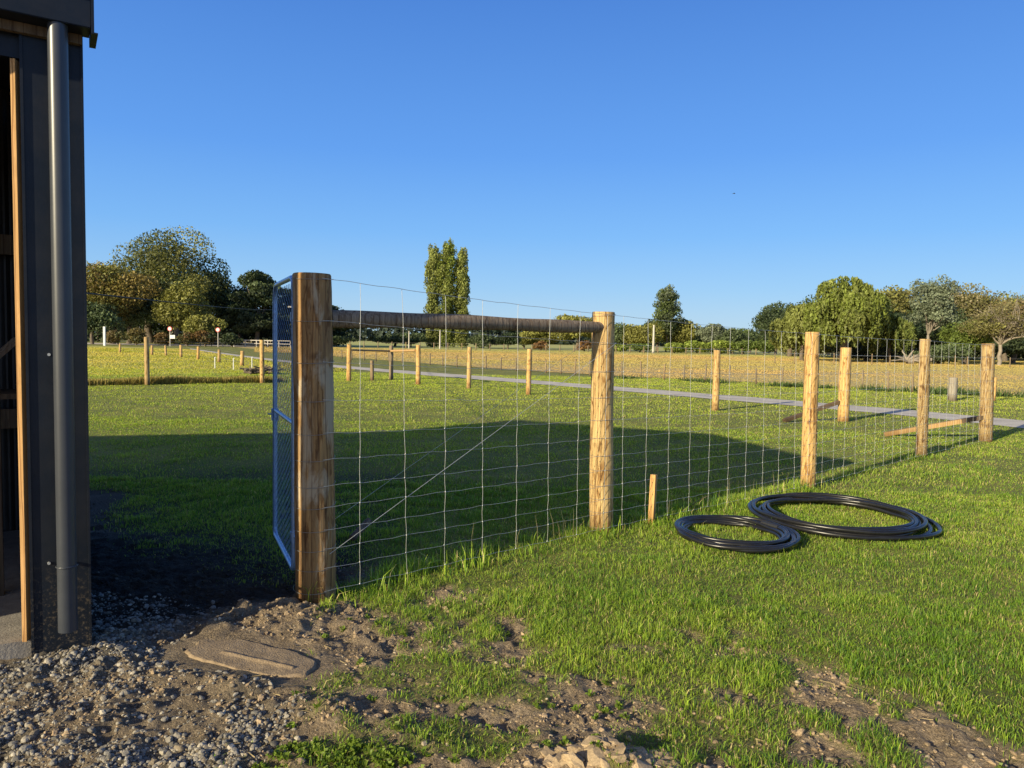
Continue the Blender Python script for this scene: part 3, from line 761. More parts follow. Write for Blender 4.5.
for i in range(4):
    Ls = np.linalg.norm(np.array(FP[i + 1]) - np.array(FP[i]))
    nst = int(round(Ls / .31))
    us = (np.arange(nst) + (.45 if i else .76)) / nst
    for k, hr in enumerate(HR):
        uu = np.linspace(0, 1, nst * 6 + 1); P_ = np.array([netpos(i, u, hr) for u in uu])
        amp = .003 if k < 10 else .0015
        P_[:, 2] += amp * np.sin(uu * nst * 2 * np.pi * 1.0 + k) + sway.normal(0, .0007, len(uu)) - .012 * np.sin(uu * np.pi) * (k / 11)
        net.tube(P_, .0012 if k < 11 else .0016, 4, False)
    for j, u in enumerate(us):
        hs_ = np.linspace(0, 1, 30); kk_ = np.interp(hs_, np.linspace(0, 1, len(HR)), HR)
        tilt = sway.normal(0, .006)
        P_ = np.array([netpos(i, u + tilt * (h_ - .5), h_) for h_ in kk_])
        P_[:, 0] += .0022 * np.sin(hs_ * 11 * np.pi + j) + sway.normal(0, .0006, len(hs_)); P_[:, 2] += -.012 * np.sin(u * np.pi) * kk_
        net.tube(P_, .0015, 4, False)
        for k, hr in enumerate(HR[:-1]):
            c_ = netpos(i, u + tilt * (hr - .5), hr); ties.box(c_ + np.array([.004 * math.sin(k * math.pi + j), 0, -.012 * math.sin(u * math.pi) * hr]), (.006, .006, .009))
no = net.build('wire_netting', M['wire'], main, smooth=True)
# brace wires crossing the first bay
mb = MB()
def sagline(a, b, n=30, sag=0.0):
    t = np.linspace(0, 1, n); P_ = np.array(a)[None] * (1 - t[:, None]) + np.array(b)[None] * t[:, None]; P_[:, 2] -= sag * np.sin(t * np.pi); return P_
p0, p1 = FP[0], FP[1]
for s_, z0_, z1_ in ((.115, .27, 1.60), (-.115, .34, 1.66)):
    d = fdir(0); nr = np.array([d[1], -d[0]]) * s_
    mb.tube(sagline((p0[0] + nr[0], p0[1] + nr[1], z0_), (p1[0] + nr[0], p1[1] + nr[1], z1_)), (.0018 if s_ > 0 else .0012), 5, False)
mb.build('brace_wire', M['wire'], main, smooth=True)
# wires wrapped round the strainer posts
mb = MB()
for i in (0, 1, 4):
    for hr in HR:
        mb = MB()
        c_ = np.array([tops[i][0] * hr + FP[i][0] * (1 - hr), FP[i][1], tops[i][2] * hr]); th = np.linspace(0, 2 * np.pi, 25)[:-1]
        r_ = PX_[i][3] * (1.03 - .05 * hr) + .003
        mb.tube(np.stack([c_[0] + np.cos(th) * r_, c_[1] + np.sin(th) * r_, np.full(24, c_[2]) + .01 * np.sin(th + i)], -1), .0014, 4, False, True)
        mb.build('tie_wire', M['wire_dull'], main, smooth=True)
# staples on the line posts
mb = MB()
for i in (2, 3):
    for hr in HR:
        d = fdir(i); nr = np.array([d[1], -d[0]]); c_ = np.array([tops[i][0] * hr + FP[i][0] * (1 - hr), FP[i][1], tops[i][2] * hr]); c_[:2] += nr * (PX_[i][3] * .97 + .004)
        MB().box(c_, (.006, .02, .018)).build('staple', M['wire_dull'], main)
# offcut left at the gate post foot
mb = MB(); a_ = G(336, 556); b_ = G(352, 545); mb.tube([(a_[0] + .05, a_[1] + .3, .05), (b_[0] + .08, b_[1] + .25, .13)], .028, 7)
o = mb.build('timber_offcut', M['rail'], loc=(a_[0], a_[1] + .2, 0)); tag(o, 'short dark timber offcut behind the netting at the gate post foot', 'offcut')

def plank(a, b, w, t):
    a, b = Vector(a), Vector(b); d = (b - a); L = d.length; q = d.to_track_quat('X', 'Z'); return (a + b) / 2, (L, w, t), q.to_matrix()
def add_plank(mb, a, b, w, t):
    c, s, r = plank(a, b, w, t); mb.box(c, s, r)
# diagonal stays
x0, y0 = G(884, 436); px_, py_ = FP[4]; za = .42
mb = MB(); a_ = Vector((x0, y0, .03)); b_ = Vector((px_ - .08, py_ - .02, za)); m1 = a_.lerp(b_, .78); add_plank(mb, a_, m1, .10, .075)
o = mb.build('diagonal_stay', M['sawn'], main); o['label'] = 'pale sawn stay bracing the end post'
mb = MB(); add_plank(mb, m1, b_, .098, .073); mb.build('stay_end', M['sawn_dark'], o)

# small peg
x, y = G(651, 525); h = zat(653, 475, y); mb = MB(); add_plank(mb, (x, y, -.05), (at(654.5, y, h), y + .02, h), .052, .035)
o = mb.build('survey_peg', M['sawn'], loc=(x, y, 0)); tag(o, 'short pale wooden peg standing in the grass by the netting and hose coils', 'peg')
# twig
x, y = G(690, 512); mb = MB(); mb.tube([(x, y, 0), (x + .02, y, .07), (x + .07, y + .02, .10), (x + .17, y + .02, .155)], [.006, .005, .004, .002], 5)
mb.tube([(x + .02, y, .07), (x - .01, y, .13)], [.004, .002], 5)
o = mb.build('twig', M['rail'], loc=(x, y, 0)); tag(o, 'bare forked twig poking from the grass beside the smaller hose coil', 'twig')

# ------------------------------------------------------------------ gate
gx0, gy0 = at(294.0, 4.56, .9), 4.56; gfar = 5.42; gx1 = at(275, gfar, .9)
z0g = .12; z1g = zat(291, 277, 4.6)
gate = thing('mesh_gate', 'narrow galvanised mesh gate standing open against the stained gate post', 'gate', (gx0, gy0, 0))
def gp(u, z): return np.array([gx0 + (gx1 - gx0) * u, gy0 + (gfar - gy0) * u, z])
def arc_frame():
    rc = .11; W = math.hypot(gx1 - gx0, gfar - gy0); ru = rc / W; pts = []
    for cu, cz, a0 in ((ru, z1g - rc, 180), (1 - ru, z1g - rc, 90), (1 - ru, z0g + rc * .5, 0), (ru, z0g + rc * .5, -90)):
        r_ = rc if a0 in (180, 90) else rc * .5
        for k in range(7):
            an = R(a0 - 90 * k / 6)
            cu2 = cu if r_ == rc else (1 - ru * .5 if cu > .5 else ru * .5)
            pts.append(gp(cu2 + math.cos(an) * r_ / W, cz + math.sin(an) * r_))
    # densify
    P_ = np.array(pts + [pts[0]]); out = []
    for a, b in zip(P_[:-1], P_[1:]):
        m_ = max(1, int(np.linalg.norm(b - a) / .05)); 
        for k in range(m_): out.append(a + (b - a) * k / m_)
    return np.array(out)
mb = MB(); mb.tube(arc_frame(), .0165, 12, False, True); mb.build('frame', M['gate'], gate, smooth=True)
zm = zat(294, 424, 4.56)
mb = MB(); mb.tube([gp(.01, zm), gp(.99, zm)], .0135, 10); mb.build('mid_rail', M['gate'], gate, smooth=True)
mb = MB()                                         # chain-link diamonds
W = math.hypot(gx1 - gx0, gfar - gy0); cell = .052
gd_ = np.array([gx1 - gx0, gfar - gy0]) / W; gn = np.array([gd_[1], -gd_[0]])
nw = int(W / (cell / 1)); zz = np.arange(z0g, z1g - .02, cell / 2)
for k in range(nw + 1):
    pts = []
    for j, z in enumerate(zz):
        u = (k * cell + (cell / 2 if (j + k) % 2 else -cell / 2) * .98) / W + .03; u = min(max(u, .01), .99)
        p = gp(u, z); s_ = .003 if ((j + k) % 2) else -.003; p[0] += gn[0] * s_; p[1] += gn[1] * s_; pts.append(p)
    mb.tube(pts, .0016, 4, False)
mb.build('chain_mesh', M['gate_mesh'], gate)
for zh in (z0g + .22, z1g - .25):
    mb = MB(); mb.tube([gp(0, zh - .03), gp(0, zh + .03)], .023, 10); mb.tube([gp(0, zh), (FP[0][0] - .09, FP[0][1], zh)], .008, 8)
    mb.build('hinge', M['gate'], gate, smooth=True)
mb = MB(); p = gp(1, 1.02); mb.box(p + np.array([-.0, .0, 0]), (.05, .02, .09)); mb.tube([p, p + np.array([-.06, .03, .0])], .006, 6); mb.build('latch', M['gate'], gate)

# ------------------------------------------------------------------ hoses
def hose(name, cx, cy, R0, loops, r, label, seed, ell=1.0):
    rng = np.random.default_rng(seed); n = 90 * loops; t = np.linspace(0, 1, n); th = t * loops * 2 * np.pi + rng.random() * 6
    offs = rng.uniform(-1.5, 1.5, (loops + 2, 3)); li = t * loops
    ox = np.interp(li, np.arange(loops + 2), offs[:, 0]) * R0 * .10; oy = np.interp(li, np.arange(loops + 2), offs[:, 1]) * R0 * .075
    rad = R0 * (1 + np.interp(li, np.arange(loops + 2), offs[:, 2]) * .09) + .014 * np.sin(th * 2.3)
    x = cx + ox + np.cos(th) * rad * ell; y = cy + oy + np.sin(th) * rad
    z = r * .9 + (li / loops) * r * 3.2 + np.abs(np.sin(th * 1.5 + li)) * r * .9 + .010
    z = z + H(x, y)
    mb = MB(); P_ = np.stack([x, y, z], -1); mb.tube(P_, r, 12)
    o = mb.build(name, M['hose'], loc=(cx, cy, 0), smooth=True); tag(o, label, 'hose')
    return o, P_
c1 = G(737, 539); c2 = G(838, 521.5)
h1, P1 = hose('hose_coil', c1[0], c1[1], .42, 11, .0155, 'smaller coil of black plastic water pipe lying on the lawn near the short peg', 3)
h2, P2 = hose('hose_coil', c2[0], c2[1], .70, 9, .0185, 'larger coil of thick black plastic pipe on the grass below the third fence post', 8)
mb = MB(); q = P1[-1]; q2 = P1[-6]; mb.tube([q2, q, q + (q - P1[-3]) * .8], .019, 12); mb.build('connector', M['fitting'], h1, smooth=True)
for P_, h_, r_ in ((P2, h2, .019),):
    mb = MB(); mb.tube([P_[-4], P_[-1]], r_, 12); mb.build('end_cap', M['fitting'], h_, smooth=True)

# ------------------------------------------------------------------ shed
# footprint axes: SA runs back from the corner, SB along the front to the left
def sp(a, b, z): return np.array([SC[0] + SA[0] * a + SB[0] * b, SC[1] + SA[1] * a + SB[1] * b, z])
eave = zat(90, 34, SC[1])
shed = thing('shed', 'dark charcoal steel shed with an open front bay at the left edge', 'shed', (SC[0], SC[1], 0))
RM = Matrix(((-SB[0], SA[0], 0), (-SB[1], SA[1], 0), (0, 0, 1)))     # box x = to the right along the front, y = back
def sbox(mb, a0, a1, b0, b1, z0, z1):
    return mb.box(sp((a0 + a1) / 2, (b0 + b1) / 2, (z0 + z1) / 2), (b1 - b0, a1 - a0, z1 - z0), RM)
def b_at(px, a, z):
    lo, hi = -.5, 3.0
    for _ in range(40):
        m_ = (lo + hi) / 2; q = sp(a, m_, z)
        if proj(*q)[0] > px: lo = m_
        else: hi = m_
    return lo
pw_ = b_at(31, 0, .3)
# corner panel facing the camera
mb = MB(); sbox(mb, -.002, .022, 0, pw_, -.05, eave); sbox(mb, -.010, .004, pw_ - .010, pw_ + .002, -.05, eave); sbox(mb, -.012, .03, -.004, .006, -.05, eave)
cp = mb.build('corner_panel', M['panel'], shed)
for px, z in ((49, zat(49, 354, SC[1])), (49, zat(49, 557, SC[1]))):
    b_ = b_at(px, 0, z); MB().tube([sp(-.012, b_, z), sp(.0, b_, z)], .007, 8).build('screw', M['wire'], cp)
FOOT = [(0, 0, eave), (2.65, 0, eave + .30), (5.1, 6.3, 4.75), (4.6, 6.9, 4.15), (6.6, 10.4, 3.55), (0, 10.4, eave)]  # unseen rear points shaped to cast the wanted shadow outline
def corr(pa, pb, za0, zb0, m, z0=-.03, amp=.009, pitch=.076):
    pa, pb = np.array(pa), np.array(pb); L_ = np.linalg.norm(pb - pa); n_ = max(8, int(L_ / pitch * 6)); t_ = np.linspace(0, 1, n_)
    d_ = (pb - pa) / L_; nn = np.array([d_[1], -d_[0]]); s_ = amp * np.clip(np.sin(t_ * L_ / pitch * 2 * np.pi) * 1.6, -1, 1)
    P_ = pa + (pb - pa) * t_[:, None] + nn * s_[:, None]; zt = za0 + (zb0 - za0) * t_
    V = np.vstack([np.column_stack([P_, np.full(n_, z0)]), np.column_stack([P_, zt])]); i = np.arange(n_ - 1)
    return MB().add(V, np.stack([i, i + 1, n_ + i + 1, n_ + i], -1))
fx = [sp(a, b, z) for a, b, z in FOOT]
inn = sp(.03, .015, 0)
corr(inn[:2], (fx[1] + .02 * np.array([SB[0], SB[1], 0]))[:2], eave, eave + .30, 0).build('wall', M['cladding'], shed)
for i in (1, 2, 3, 4): corr(fx[i][:2], fx[i + 1][:2], fx[i][2], fx[i + 1][2], 0).build('wall', M['cladding'], shed)  # unseen rear walls, added along the shadow-casting outline
bay = 2.3
corr(sp(.01, bay, 0)[:2], fx[5][:2], eave, eave, 0).build('wall', M['cladding'], shed)
mb = MB(); sbox(mb, .024, .07, pw_, bay, eave - .16, eave - .02); mb.build('lintel', M['panel'], shed)
j0, j1 = pw_ + .003, b_at(21.5, .05, .8)
mb = MB(); jw_ = (j1 - j0); mb.box(sp(.035, j0 + jw_ * .40 + .004, (.127 + eave - .17) / 2), (jw_ * .72, .06, eave - .297), RM @ Matrix.Rotation(R(-22), 3, 'Z')); mb.build('door_jamb', M['jamb'], shed)
# lining and framing seen through the bay
corr(sp(2.45, .05, 0)[:2], sp(2.45, 6.0, 0)[:2], eave + .36, eave + .85, 0).build('back_lining', M['lining'], shed)
for b_ in np.arange(.6, 5, .9):
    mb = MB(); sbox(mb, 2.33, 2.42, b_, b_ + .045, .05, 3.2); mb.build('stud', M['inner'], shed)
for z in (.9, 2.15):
    mb = MB(); sbox(mb, 2.29, 2.335, .1, 5.6, z, z + .14); mb.build('nog', M['sawn_dark'], shed)  # dark timber tone puts the bay's shade into the nogs
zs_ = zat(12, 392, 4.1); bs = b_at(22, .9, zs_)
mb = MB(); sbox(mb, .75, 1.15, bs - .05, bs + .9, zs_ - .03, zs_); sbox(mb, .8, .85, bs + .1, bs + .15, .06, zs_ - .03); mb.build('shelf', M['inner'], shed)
add_b = MB(); add_plank(add_b, tuple(sp(.95, bs + .30, zs_ + .005)), tuple(sp(1.05, bs + .02, zs_ + .30)), .09, .02)
o = add_b.build('leaning_board', M['rail'], loc=tuple(sp(.95, bs + .3, zs_))); tag(o, 'small pale board leaning on the shelf inside the dark shed bay', 'board')
# roof sheet, unseen, its outline shaped to cast the shed shadow
V = np.array([[p[0], p[1], p[2] + .03] for p in fx] + [list(sp(2.5, 4, eave + .6))]); n_ = 6
roof = MB().add(V, None, [[i, (i + 1) % 6, 6] for i in range(6)]).build('roof', M['cladding'], shed)
# box gutter along the front and the barge return at the corner
g0, g1 = -.14, -.005
mb = MB(); sbox(mb, g0, g1, -.03, 10.4, eave - .015, eave); sbox(mb, g0 - .004, g0 + .004, -.03, 10.4, eave - .012, eave + .135); sbox(mb, g0 - .014, g0 - .003, -.03, 10.4, eave + .118, eave + .138)
sbox(mb, g0 + .002, g1, -.034, -.026, eave - .0, eave + .13); gut = mb.build('gutter', M['panel'], shed)
mb = MB(); sbox(mb, g0 - .012, .05, -.045, -.033, eave - .035, eave + .155); sbox(mb, g0 - .012, .05, -.060, -.033, eave - .040, eave - .034); mb.build('gutter_end', M['panel'], gut)
mb = MB(); sbox(mb, g0 - .03, .3, -.03, 10.4, eave + .143, eave + .15); mb.build('flashing', M['pipe'], shed)
mb = MB(); sbox(mb, -.035, -.003, -.0, bay, eave - .06, eave - .017); mb.build('fascia_batten', M['sawn_dark'], shed)
# downpipe standing off the panel on a bracket
zt_, zb_ = eave - .016, .185
Tp, Bp = sp(DP_A, b_at(57.5, DP_A, zt_), zt_), sp(DP_A, b_at(68, DP_A, zb_), zb_)
mb = MB(); mb.tube(sagline(Bp, Tp, 12), DP_R, 28, False); mb.tube(sagline(Bp, Tp, 12), DP_R - .003, 28, False)
dp = mb.build('downpipe', M['pipe'], shed, smooth=True)
z_ = zat(68, 557, SC[1]); f_ = (z_ - zb_) / (zt_ - zb_); cc_ = Bp * (1 - f_) + Tp * f_; th = np.linspace(0, 2 * np.pi, 29)[:-1]
mb = MB(); mb.tube(np.stack([cc_[0] + np.cos(th) * (DP_R + .002), cc_[1] + np.sin(th) * (DP_R + .002), np.full(28, cc_[2])], -1), .004, 6, False, True)
mb.box(cc_ + np.array([SA[0], SA[1], 0]) * (-DP_A) / 2 + np.array([SB[0], SB[1], 0]) * .02, (.02, abs(DP_A), .012), RM); mb.build('bracket', M['pipe'], dp)
mb = MB(); sbox(mb, .03, 2.4, .03, bay + 2, -.06, .125); mb.build('floor_slab', M['concrete'], shed)

# ------------------------------------------------------------------ the far post fence
FB = [(147, 385, 337, .075), (262, 383, 340, .075), (349, 381, 344, .09)]
FB2 = [(418, 384.5, 345, .085), (469, 388.5, 347, .075), (528.5, 394.5, 349, .075), (715, 410.5, 350, .085), (843, 421, 347.5, .12)]
def far_fence(pts, label, wires, extra=None):
    gpt = [G(a, b) for a, b, c, d in pts]; f_ = thing('post_fence', label, 'fence', (gpt[0][0], gpt[0][1], 0))
    tp = []
    for i, ((a, b, c, r), (x, y)) in enumerate(zip(pts, gpt)):
        h = zat(a, c, y); post(f_, x, y, r, h, M['post'], 200 + i + int(a), z=0, sides=16, rings=14); tp.append((x, y, h))
    if wires:
        mb = MB()
        for i in range(len(tp) - 1):
            for fr in wires: mb.tube(sagline((tp[i][0], tp[i][1] - .08, tp[i][2] * fr), (tp[i + 1][0], tp[i + 1][1] - .08, tp[i + 1][2] * fr), 8, .01), .0022, 4, False)
        mb.build('wire', M['wire_dull'], f_)
    return f_, tp
fb, tpb = far_fence(FB, 'row of three pale posts across the lawn in front of the yellow paddock', (.92, .7, .5, .3))
fb2, tpb2 = far_fence(FB2, 'row of five pale posts running across the lawn in front of the gravel track', (.93, .74, .55, .36))
a_ = G(784, 422); x, y, h = tpb2[-1]; mb = MB(); add_plank(mb, (a_[0], a_[1], .03), (x - .08, y, .42), .10, .07)
o = mb.build('diagonal_stay', M['sawn_dark'], fb2)
# small stock pen of posts and rails between the two rows
xg, yg_ = G(391, 379.5); xs, ys_ = G(372, 380.5)
pen = thing('rail_fence', 'short corner of posts and light top rails between the two post rows', 'fence', (xg, yg_, 0))
post(pen, xg, yg_, .085, zat(391, 345.5, yg_), M['post_dull'], 77, z=0, sides=16, rings=14); post(pen, xs, ys_, .075, zat(372, 360.5, ys_), M['post_dull'], 78, z=0, name='short_post', sides=16, rings=14)
mb = MB(); zr = zat(391, 351, yg_); e = tpb2[0]; mb.tube([(xg, yg_ - .1, zr), (e[0] - .1, e[1], zat(418, 350.5, e[1]))], .045, 8); mb.build('rail', M['sawn'], pen, smooth=True)
mb = MB(); e = tpb[-1]; mb.tube([(e[0] + .1, e[1] - .0, zat(349, 350, e[1])), (xg, yg_ - .1, zr)], .035, 8); mb.build('rail', M['rail'], pen, smooth=True)

# ---- fence of small battens beyond the track
def batten_fence(name, label, px_list, line, hpx, matl, r, wires=(.85, .6, .35), jit=.5, zz=.016):
    pts = []; rr = random.Random(len(label))
    f_ = None
    for i, px in enumerate(px_list):
        py = line(px); x, y = G(px, py); h = zat(px, py - hpx(px), y)
        if f_ is None: f_ = thing(name, label, 'fence', (x, y, 0))
        post(f_, x, y, r * (1 + .25 * rr.random()), h * (1 + .08 * rr.uniform(-1, 1)), matl, 400 + i, z=zz, sides=8, rings=6, lean=(rr.uniform(-.05, .05), 0), name='post')
        pts.append((x, y, h))
    mb = MB()
    for a, b in zip(pts[:-1], pts[1:]):
        for fr in wires: mb.tube(sagline((a[0], a[1], a[2] * fr + zz), (b[0], b[1], b[2] * fr + zz), 5, .01), .004, 4, False)
    mb.build('wire', M['wire_dull'], f_); return f_
li = lambda px: np.interp(px, [330, 400, 470, 560, 650, 740, 900, 1024], [358.5, 363, 368, 374, 379, 383.5, 391.5, 398])
bat = [342, 352, 364, 376, 389, 402, 416, 430, 443, 457, 471, 486, 501, 516, 531, 546, 561, 575, 590, 606, 621.5, 641, 664, 684, 705, 729, 756, 782, 812, 838, 862, 888, 912]
batten_fence('batten_fence', 'low grey wire fence of thin battens along the golden paddock', bat, li, lambda px: np.interp(px, [330, 620, 1000], [9, 15.5, 20]), M['post_dull'], .035)
x, y = G(952, 400.5); fp = thing('strainer_post', 'fat silver-grey old post beyond the track near the frame edge', 'post', (x, y, 0)); post(fp, x, y, .13, zat(952, 378, y), M['post_grey'], 900, z=.016, sides=16, rings=14)
x, y = G(994, 401); fp = thing('thin_post', 'thin pale post beside the end post of the netting, out in the golden paddock edge', 'post', (x, y, 0)); post(fp, x, y, .045, zat(994, 378, y), M['post'], 901, z=.016, sides=10, rings=10)
# ---- posts along the track on the left
lf = [120, 152, 166, 181, 198, 219, 242]
ly = lambda px: np.interp(px, [120, 152, 166, 181, 198, 219, 242], [352.5, 355, 356, 357.2, 359.6, 362.3, 366])
batten_fence('paddock_fence', 'pale post and wire fence beside the track in the yellow paddock', lf, ly, lambda px: np.interp(px, [120, 242], [9, 14]), M['post'], .09, (.9, .6, .3), zz=.01)
for i, (px, py, t_) in enumerate(((215, 368.5, 357), (233.5, 369.8, 358), (252, 368, 357))):
    x, y = G(px, py); o = MB().tube([(x, y, 0), (x, y, zat(px, t_, y))], .022, 7).tube([(x, y, zat(px, t_, y)), (x + .05, y, zat(px, t_, y) - .02)], .014, 6).build('electric_fence_standard', M['white'], loc=(x, y, 0))
    tag(o, 'thin white electric fence standard in the yellow paddock', 'fence standard', 'white electric fence standards')
# brush heap
x, y = G(260, 374); mb = MB(); rr = random.Random(3)
for _ in range(60):
    a_ = rr.random() * 6.28; q = Vector((x + rr.gauss(0, .32), y + rr.gauss(0, .18), .04 + rr.random() * .2)); L_ = .12 + .3 * rr.random(); dv = Vector((math.cos(a_), math.sin(a_), rr.uniform(-.3, .4))) * L_
    mb.tube([q - dv, q + dv], .015 + .03 * rr.random(), 6)
o = mb.build('brush_heap', M['bark'], loc=(x, y, 0)); tag(o, 'low heap of brown prunings by the second pale post from the left', 'brush heap')
# far white rail fence along the road, left
rf = thing('white_rail_fence', 'low white rail fence along the far road under the dark trees', 'fence', (at(215, 105), 105, 0))
mb = MB(); xa, xb = at(200, 105, .8), at(290, 105, .8)
for z in (.55, 1.0): mb.box(((xa + xb) / 2, 105, z), (xb - xa, .06, .12))
mb.build('rail', M['polewood'], rf)
for x in np.linspace(xa, xb, 9): MB().box((x, 105.08, .52), (.12, .1, 1.1)).build('post', M['polewood'], rf)
# far fences across the paddock foot of the treeline
ff = thing('far_wire_fence', 'distant line of small posts at the far edge of the golden paddock', 'fence', (at(560, 118), 118, 0))
for i, px in enumerate(range(350, 760, 14)):
    x = at(px, 118, .5); post(ff, x, 118 + .0 * i, .08, 1.1, M['post_dull'], 950, z=.016, sides=6, rings=3)
MB().tube([(at(350, 118, 1), 118, 1.0), (at(746, 118, 1), 118, 1.0)], .012, 4).build('wire', M['wire_dull'], ff)
ff = thing('far_wire_fence', 'distant line of small pale posts under the willow and grey-barked trees', 'fence', (at(900, 62), 62, 0))
for i, px in enumerate([775, 795, 812, 834, 851, 873, 890, 914, 930, 955, 968, 992, 1010, 1034, 1050]):
    x = at(px, 66, .5); post(ff, x, 66 + (i % 3) * .1, .045, .95 + .1 * (i % 2), M['post_dull'], 951, z=.016, sides=6, rings=3)
MB().tube([(at(772, 66, 1), 66, .85), (at(1052, 66, 1), 66, .85)], .006, 4).build('wire', M['wire_dull'], ff)

# ------------------------------------------------------------------ signs, poles
def sign(px, d, topy, label, rr_=.32, plate=False):
    x = at(px, d, 2); zt = zat(px, topy, d); s_ = thing('road_sign', label, 'road sign', (x, d, 0))
    MB().tube([(x, d, 0), (x, d, zt)], .06, 8).build('pole', M['polewood'], s_)
    disc = MB().tube([(x, d - .08, zt - rr_), (x, d - .05, zt - rr_)], rr_ * .95, 20).build('sign_ring', M['red'], s_)
    MB().tube([(x, d - .10, zt - rr_), (x, d - .085, zt - rr_)], rr_ * .68, 20).build('sign_face', M['white'], disc)
    if plate: MB().box((x + .35, d - .07, zt - rr_ * 4.2), (.7, .03, .5)).build('plate', M['white'], s_)
sign(170, 100, 326.3, 'round red-ringed white road sign with a white plate below, under the tall gum tree', .34, True)
sign(218, 100, 327.3, 'round red-ringed white road sign on a tall pale pole by the white rails', .34)
x = at(104.5, 95, 1); tag(MB().box((x, 95, 1.1), (.26, .2, zat(104.5, 324.5, 95) * 1.0)).build('marker_post', M['white'], loc=(x, 95, 0)), 'plain white marker post in front of the autumn-tinted tree', 'marker post')
def pole(px, d, topy, label, arm=True, r=.15):
    x = at(px, d, 2); zt = zat(px, topy, d); p_ = thing('utility_pole', label, 'utility pole', (x, d, 0))
    MB().tube([(x, d, 0), (x, d, zt)], [r * 1.1, r * .8], 10).build('pole', M['polewood'], p_)
    if arm: MB().box((x, d - .18, zt - .5), (2.0, .1, .12)).build('crossarm', M['polewood'], p_)
    return x, d, zt
pole(653.5, 120, 325, 'pale utility pole in front of the tall tree with a bushy foot', False, .18)
pole(440, 120, 330, 'pale utility pole at the foot of the middle poplar', False, .12)
pole(409, 120, 331, 'pale utility pole left of the three poplars', False, .10)
p3 = pole(301, 60, 301, 'utility pole hidden behind the stained gate post, carrying the cable', True, .14)
cs = (fx[1][0] + SB[0] * .3, fx[1][1] + SB[1] * .3, zat(60, 288.5, fx[1][1]))
pw = MB().tube(sagline(cs, (p3[0], p3[1], p3[2] - .15), 40, .35), .008, 6).build('overhead_cable', M['feather'], loc=cs, smooth=True)
tag(pw, 'single overhead cable sagging from the shed past the tall trees', 'cable')
# bird
d = 90; bx_ = at(731, d, 10); bz = zat(731, 193.5, d); bd = thing('bird', 'tiny dark bird flying alone in the blue sky', 'bird', (bx_, d, bz))
def ell(mb, c, r, n=10):
    V = IV * np.array(r) + np.array(c); mb.add(V, None, IF)
mb = MB(); ell(mb, (bx_, d, bz), (.13, .045, .04)); ell(mb, (bx_ + .13, d, bz + .015), (.04, .03, .03))
mb.add([(bx_ - .1, d - .02, bz), (bx_ - .1, d + .02, bz), (bx_ - .24, d + .05, bz), (bx_ - .24, d - .05, bz)], [[0, 1, 2, 3]]); mb.build('body', M['feather'], bd, smooth=True)
for s_ in (-1, 1):
    MB().add([(bx_ - .07, d, bz + .02), (bx_ + .07, d, bz + .02), (bx_ + .02, d + s_ * .17, bz + .06), (bx_ - .06, d + s_ * .17, bz + .06), (bx_ - .10, d + s_ * .32, bz + .02)], [[0, 1, 2, 3]], [[3, 2, 4]]).build('wing', M['feather'], bd)
# cottage glimpsed under the trees at the left
hx, hd = at(152, 150, 2), 150
ho = thing('cottage', 'pale cottage with a grey roof glimpsed under the tall gum tree', 'house', (hx, hd, 0))
MB().box((hx, hd + 3, 1.35), (9, 6, 2.7)).build('wall', M['polewood'], ho)
MB().add([(hx - 5, hd - .5, 2.7), (hx + 5, hd - .5, 2.7), (hx + 5, hd + 6.5, 2.7), (hx - 5, hd + 6.5, 2.7), (hx - 5, hd + 3, 4.6), (hx + 5, hd + 3, 4.6)], [[0, 1, 5, 4], [2, 3, 4, 5], [0, 3, 2, 1]], [[0, 4, 3], [1, 2, 5]]).build('roof', M['houseroof'], ho)
for k_ in (-2.6, 2.2):
    wf = MB().box((hx + k_, hd - .03, 1.5), (1.5, .06, 1.2)).build('window', M['white'], ho); MB().box((hx + k_, hd - .07, 1.5), (1.25, .03, .95)).build('pane', M['glass'], wf)
MB().box((hx + .1, hd - .03, 1.05), (.9, .06, 2.05)).build('door', M['houseroof'], ho)

# ------------------------------------------------------------------ trees
COLS = dict(green=(.10, .14, .028), olive=(.20, .20, .05), dark=(.030, .048, .020), yellow=(.22, .205, .075), autumn=(.21, .145, .045), willow=(.20, .225, .06),
            grey=(.165, .195, .125), poplar=(.23, .255, .07), lime=(.19, .24, .04), orange=(.20, .11, .04), brown=(.20, .165, .105), blue=(.07, .09, .08), mid=(.085, .115, .050))
def leaf_quads(C, out, size, rng, elong=1.6, droop=0.0):
    n = len(C); nr = rng.normal(size=(n, 3)) + out * .9; nr /= np.linalg.norm(nr, axis=1)[:, None]
    a = rng.normal(size=(n, 3)); a[:, 2] -= droop; a -= nr * (a * nr).sum(1)[:, None]; a /= np.linalg.norm(a, axis=1)[:, None]
    b = np.cross(nr, a); s = size * (.40 + 1.2 * rng.random(n) ** 1.5)[:, None]
    V = np.stack([C - a * s * elong / 2, C + b * s / 2 + nr * s * .12, C + a * s * elong / 2, C - b * s / 2 - nr * s * .12], 1)
    return V.reshape(-1, 3), np.arange(n * 4).reshape(-1, 4)

def crown_pts(blobs, n, rng, shell=.55):
    wts = np.array([np.prod(r) ** (2 / 3) for c, r in blobs]); wts /= wts.sum()
    k = rng.choice(len(blobs), n, p=wts); c = np.array([b[0] for b in blobs])[k]; r = np.array([b[1] for b in blobs])[k]
    d = rng.normal(size=(n, 3)); d /= np.linalg.norm(d, axis=1)[:, None]
    q = d[:, 0] * 2.1 + k * 7.7; lump = .82 + .36 * vnoise(q + 50, d[:, 1] * 2.1 + d[:, 2] * 2.4 + k * 3.3 + 20)
    rad = (shell + (1 - shell) * rng.random(n) ** .6) * lump
    return c + r * d * rad[:, None], d, k

